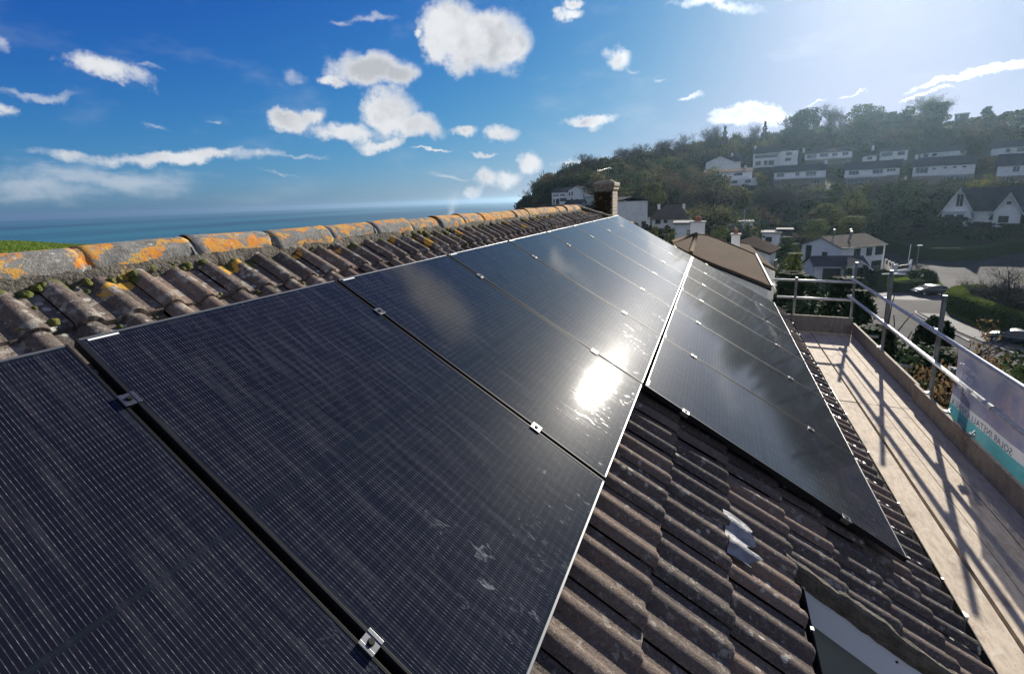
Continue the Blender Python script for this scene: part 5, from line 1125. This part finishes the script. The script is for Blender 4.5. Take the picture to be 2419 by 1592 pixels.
# ------------------------------------------------------------ cars
def car(label,p,heading,paint,Lc=4.2,Wc=1.78,Hc=1.48):
    t=thing('parked_car',label,'car',p,'parked cars'); O=np.asarray(p); c,s=math.cos(heading),math.sin(heading); ex=np.array([c,s,0]);ey=np.array([-s,c,0])
    def P(x,y,z): return O+ex*x+ey*y+EZ*z
    # body: lower shell lofted along the length (x forward)
    st=[(-2.08,.46,.82,.80),(-2.0,.30,.96,.88),(-1.6,.22,1.0,.97),(-.6,.20,.99,1.),(.6,.20,.97,1.),(1.2,.22,.93,.98),(1.75,.28,.82,.92),(2.05,.36,.70,.80),(2.12,.42,.60,.66)]
    k=Lc/4.2; vs=[];m=10
    for (x,z0,z1,wf) in st:
        w_=Wc/2*wf
        for (a,b_) in ((-.86,0),(-1,.18),(-1.,.6),(-.95,.88),(-.82,1.),(.82,1.),(.95,.88),(1.,.6),(1.,.18),(.86,0)): vs.append(P(x*k,a*w_,z0+(z1-z0)*b_))
    b=MB(); b.add(vs,[(i*m+j,i*m+(j+1)%m,(i+1)*m+(j+1)%m,(i+1)*m+j) for i in range(len(st)-1) for j in range(m)]+[tuple(range(m)),tuple(range((len(st)-1)*m,len(st)*m))[::-1]])
    # roof panel
    rv=[];rs=[(-1.75,Hc-.22,.70),(-1.35,Hc-.03,.74),(-.3,Hc,.76),(.25,Hc-.02,.74),(.45,Hc-.09,.72)]
    for (x,z,wf) in rs:
        for a in (-1,-.6,0,.6,1): rv.append(P(x*k,a*Wc/2*wf,z-.05*abs(a)**2))
    b.add(rv,[(i*5+j,i*5+j+1,(i+1)*5+j+1,(i+1)*5+j) for i in range(len(rs)-1) for j in range(4)]); b.build('body',paint,t,smooth=True)
    gl=simple('car_glass',(.01,.012,.015),rough=.03,spec=.9); b=MB(); z0=.94
    def T_(x,z,wf,a): return P(x*k,a*Wc/2*wf,z)
    b.add([T_(.45,Hc-.10,.72,-1),T_(.45,Hc-.10,.72,1),T_(1.15,z0,.88,1),T_(1.15,z0,.88,-1)],[(0,1,2,3)])
    b.add([T_(-1.75,Hc-.23,.70,1),T_(-1.75,Hc-.23,.70,-1),T_(-2.0,z0,.86,-1),T_(-2.0,z0,.86,1)],[(0,1,2,3)])
    for sgn in (-1,1): b.add([T_(.45,Hc-.12,.72,sgn),T_(-1.75,Hc-.25,.70,sgn),T_(-2.0,z0,.90,sgn),T_(1.15,z0,.93,sgn)],[(0,1,2,3)])
    b.build('windows',gl,t)
    for sgn in (-1,1):
        b=MB(); b.tube([P(.0,sgn*Wc/2*.97,.98),P(.95*k,sgn*Wc/2*.97,.98)],.01,4); b.box((0,0,0),(0,0,0)) if 0 else None; b.obox(P(.85,sgn*Wc/2*1.02,.95),ex,ey,EZ,(-.06,-.09,0),(.08,.09,.13)); b.build('mirror',paint,t,bevel=.02)
        b=MB(); b.obox(P(2.02*k,sgn*Wc/2*.62,.55),ex,ey,EZ,(-.06,-.17,0),(.06,.17,.14)); b.build('headlight',simple('lamp_lens',(.7,.72,.75),rough=.1),t,bevel=.02)
        b=MB(); b.obox(P(-2.05*k,sgn*Wc/2*.66,.66),ex,ey,EZ,(-.05,-.13,0),(.04,.13,.16)); b.build('tail_light',simple('red_lens',(.35,.02,.02),rough=.2),t,bevel=.02)
        for x in (-1.28,1.3):
            b=MB(); b.tube([P(x*k,sgn*(Wc/2-.20),.31),P(x*k,sgn*(Wc/2+.012),.31)],.31,18); ty=b.build('wheel',M_dark,t); b=MB(); b.tube([P(x*k,sgn*(Wc/2+.0),.31),P(x*k,sgn*(Wc/2+.022),.31)],.20,14); b.build('rim',M_galv,ty)
def paint(name,c): return P_(name,lambda n: pr(n,c=c,r=.25,s=.5,cw=1.,cr=.04))
c1=G(1545,735); ro=at(*a3(1545,700),88)
car('black parked hatchback at the road corner beside the lawn hedge',(c1[0],c1[1],c1[2]+.08),R(197),paint('black_car_paint',(.012,.013,.02)))
g2=G(2300,1165); car('dark green car cut by the right edge below the long hedge',(g2[0],g2[1],g2[2]+.06),R(152),paint('dark_green_car_paint',(.012,.03,.03)))
g3=G(765,600); car('pale silver blue car parked before the garage wing',(g3[0],g3[1],g3[2]+.08),R(160),paint('silver_car_paint',(.45,.52,.60)))
# ------------------------------------------------------------ lamp posts, poles, sign
def lamp(label,pb,pt,arm=1.2,white=False,D=None):
    g=G(*pb); top=at(*a3(*pt),math.hypot(g[0]-CAM[0],g[1]-CAM[1])); H=top[2]-g[2]; t=thing('street_lamp',label,'street lamp',g); b=MB(); b.tube([g,g+EZ*H*.3,g+EZ*H],[.09,.075,.05],8); b.build('post',M_white if white else M_galvd,t)
    b=MB(); p=g+EZ*H; b.tube([p,p+_R*arm*.5+EZ*.05],.04,6); b.build('arm',M_galvd,t); b=MB(); q=p+_R*arm*.5+EZ*.05; b.obox(q,_R/np.linalg.norm(_R),np.cross(EZ,_R),EZ,(-.45,-.14,-.05),(.45,.14,.07)); b.build('lamp_head',M_wpaint,t,bevel=.03)
lamp('street lamp with flat head at the far side of the road',(1430,500),(1450,300),.3)
g=G(1362,440); tp=at(*a3(1385,290),math.hypot(*(g-CAM)[:2])); t=thing('flag_pole','slim white leaning pole beside the garden wall','pole',g); b=MB(); b.tube([g,np.array([tp[0],tp[1],tp[2]])],[.09,.06],8); b.build('pole',M_wpaint,t)
# nearer lamp post behind the second standard
p0=at(*a3(1190,880),46); p1=at(*a3(1232,550),46); t=thing('street_lamp','slender street lamp with broad pale head behind the second standard','street lamp',(p0[0],p0[1],tz(p0[0],p0[1])))
b=MB(); b.tube([(p1[0],p1[1],tz(p0[0],p0[1])),(p1[0],p1[1],p1[2])],[.07,.05],8); b.build('post',M_galvd,t); b=MB(); b.tube([p1-_R*.9,p1+_R*.9],[.05,.09],8); b.build('lamp_head',M_wpaint,t,smooth=True)
t=thing('telegraph_pole','wooden pole left of the road house roof','pole',at(*a3(510,130),122)); p=at(*a3(515,120),122); b=MB(); b.tube([(p[0],p[1],tz(p[0],p[1])),p],[.14,.1],8); b.build('pole',M_bark,t); b=MB(); b.tube([p-EZ*.5-_R*.1,p-EZ*.9+_R*2.4],.05,6); b.build('bracket',M_galvd,t)
q=at(*a4(1705,210),120); t=thing('flag_pole','thin white pole standing before the dark valley trees','pole',(q[0],q[1],tz(q[0],q[1]))); b=MB(); b.tube([(q[0],q[1],tz(q[0],q[1])),q],[.07,.05],6); b.build('pole',M_wpaint,t)
g=G(1860,385); t=thing('road_sign','white rectangular road name plate on the verge','sign',g); b=MB(); A=at(*a3(1828,358),math.hypot(*(g-CAM)[:2])-1.); b.obox(A,_R/np.linalg.norm(_R),np.cross(EZ,_R),EZ,(0,0,-.65),(2.2,.05,0)); b.build('plate',M_wpaint,t); b=MB(); 
for x in (.2,2.): b.tube([A+_R*x-EZ*.6,A+_R*x-EZ*1.6],.05,6)
b.build('leg',M_galvd,t)
# smoke drifting behind the ridge: small volume plume
def smoke_mat():
    mt=bpy.data.materials.new('smoke'); mt.use_nodes=True; n=NT(mt.node_tree); o=n('ShaderNodeTexCoord',out=3)
    x=n('ShaderNodeSeparateXYZ',{0:o},out=0);z=n('ShaderNodeSeparateXYZ',{0:o},out=2)
    cx=n.math('ADD',n.math('MULTIPLY',z,.35),n.math('MULTIPLY_ADD',n.noise(o,.55,2),1.6,-.8)); dx=n.math('ABSOLUTE',n.math('SUBTRACT',x,cx)); wd=n.math('MULTIPLY_ADD',z,.42,.55)
    m_=n.math('SUBTRACT',1.,n.math('DIVIDE',dx,wd)); d=n.math('MULTIPLY',n.math('MAXIMUM',n.math('ADD',m_,n.math('MULTIPLY_ADD',n.noise(o,1.5,5,.65),3.2,-2.0)),0.),n.ss(z,4.,0.,0,1)); d=n.math('MULTIPLY',d,.16)
    s=n('ShaderNodeVolumePrincipled',{'Color':(.9,.92,.95,1),'Density':d,'Anisotropy':.3}); n('ShaderNodeOutputMaterial',{'Volume':s}); return mt
sp=at(1062,510,62); b=MB(); ss_=1.15
b.box((-2,-1.6,-1.4),(5,1.6,4.6)); so_=b.build('smoke',smoke_mat()); so_.location=tuple(sp); so_.rotation_euler=(0,0,R(27)); tag(so_,kind='stuff'); so_['label']='faint white smoke rising behind the ridge'
hz_=bpy.data.materials.new('haze_air'); hz_.use_nodes=True; n=NT(hz_.node_tree); n('ShaderNodeOutputMaterial',{'Volume':n('ShaderNodeVolumePrincipled',{'Color':(.52,.77,1.,1),'Density':HAZE,'Anisotropy':.74})})
b=MB(); b.box((-14500,-14500,-64),(14500,14500,52)); tag(b.build('haze',hz_),kind='stuff')
for o in bpy.data.objects:
    if '_w' in o: del o['_w']
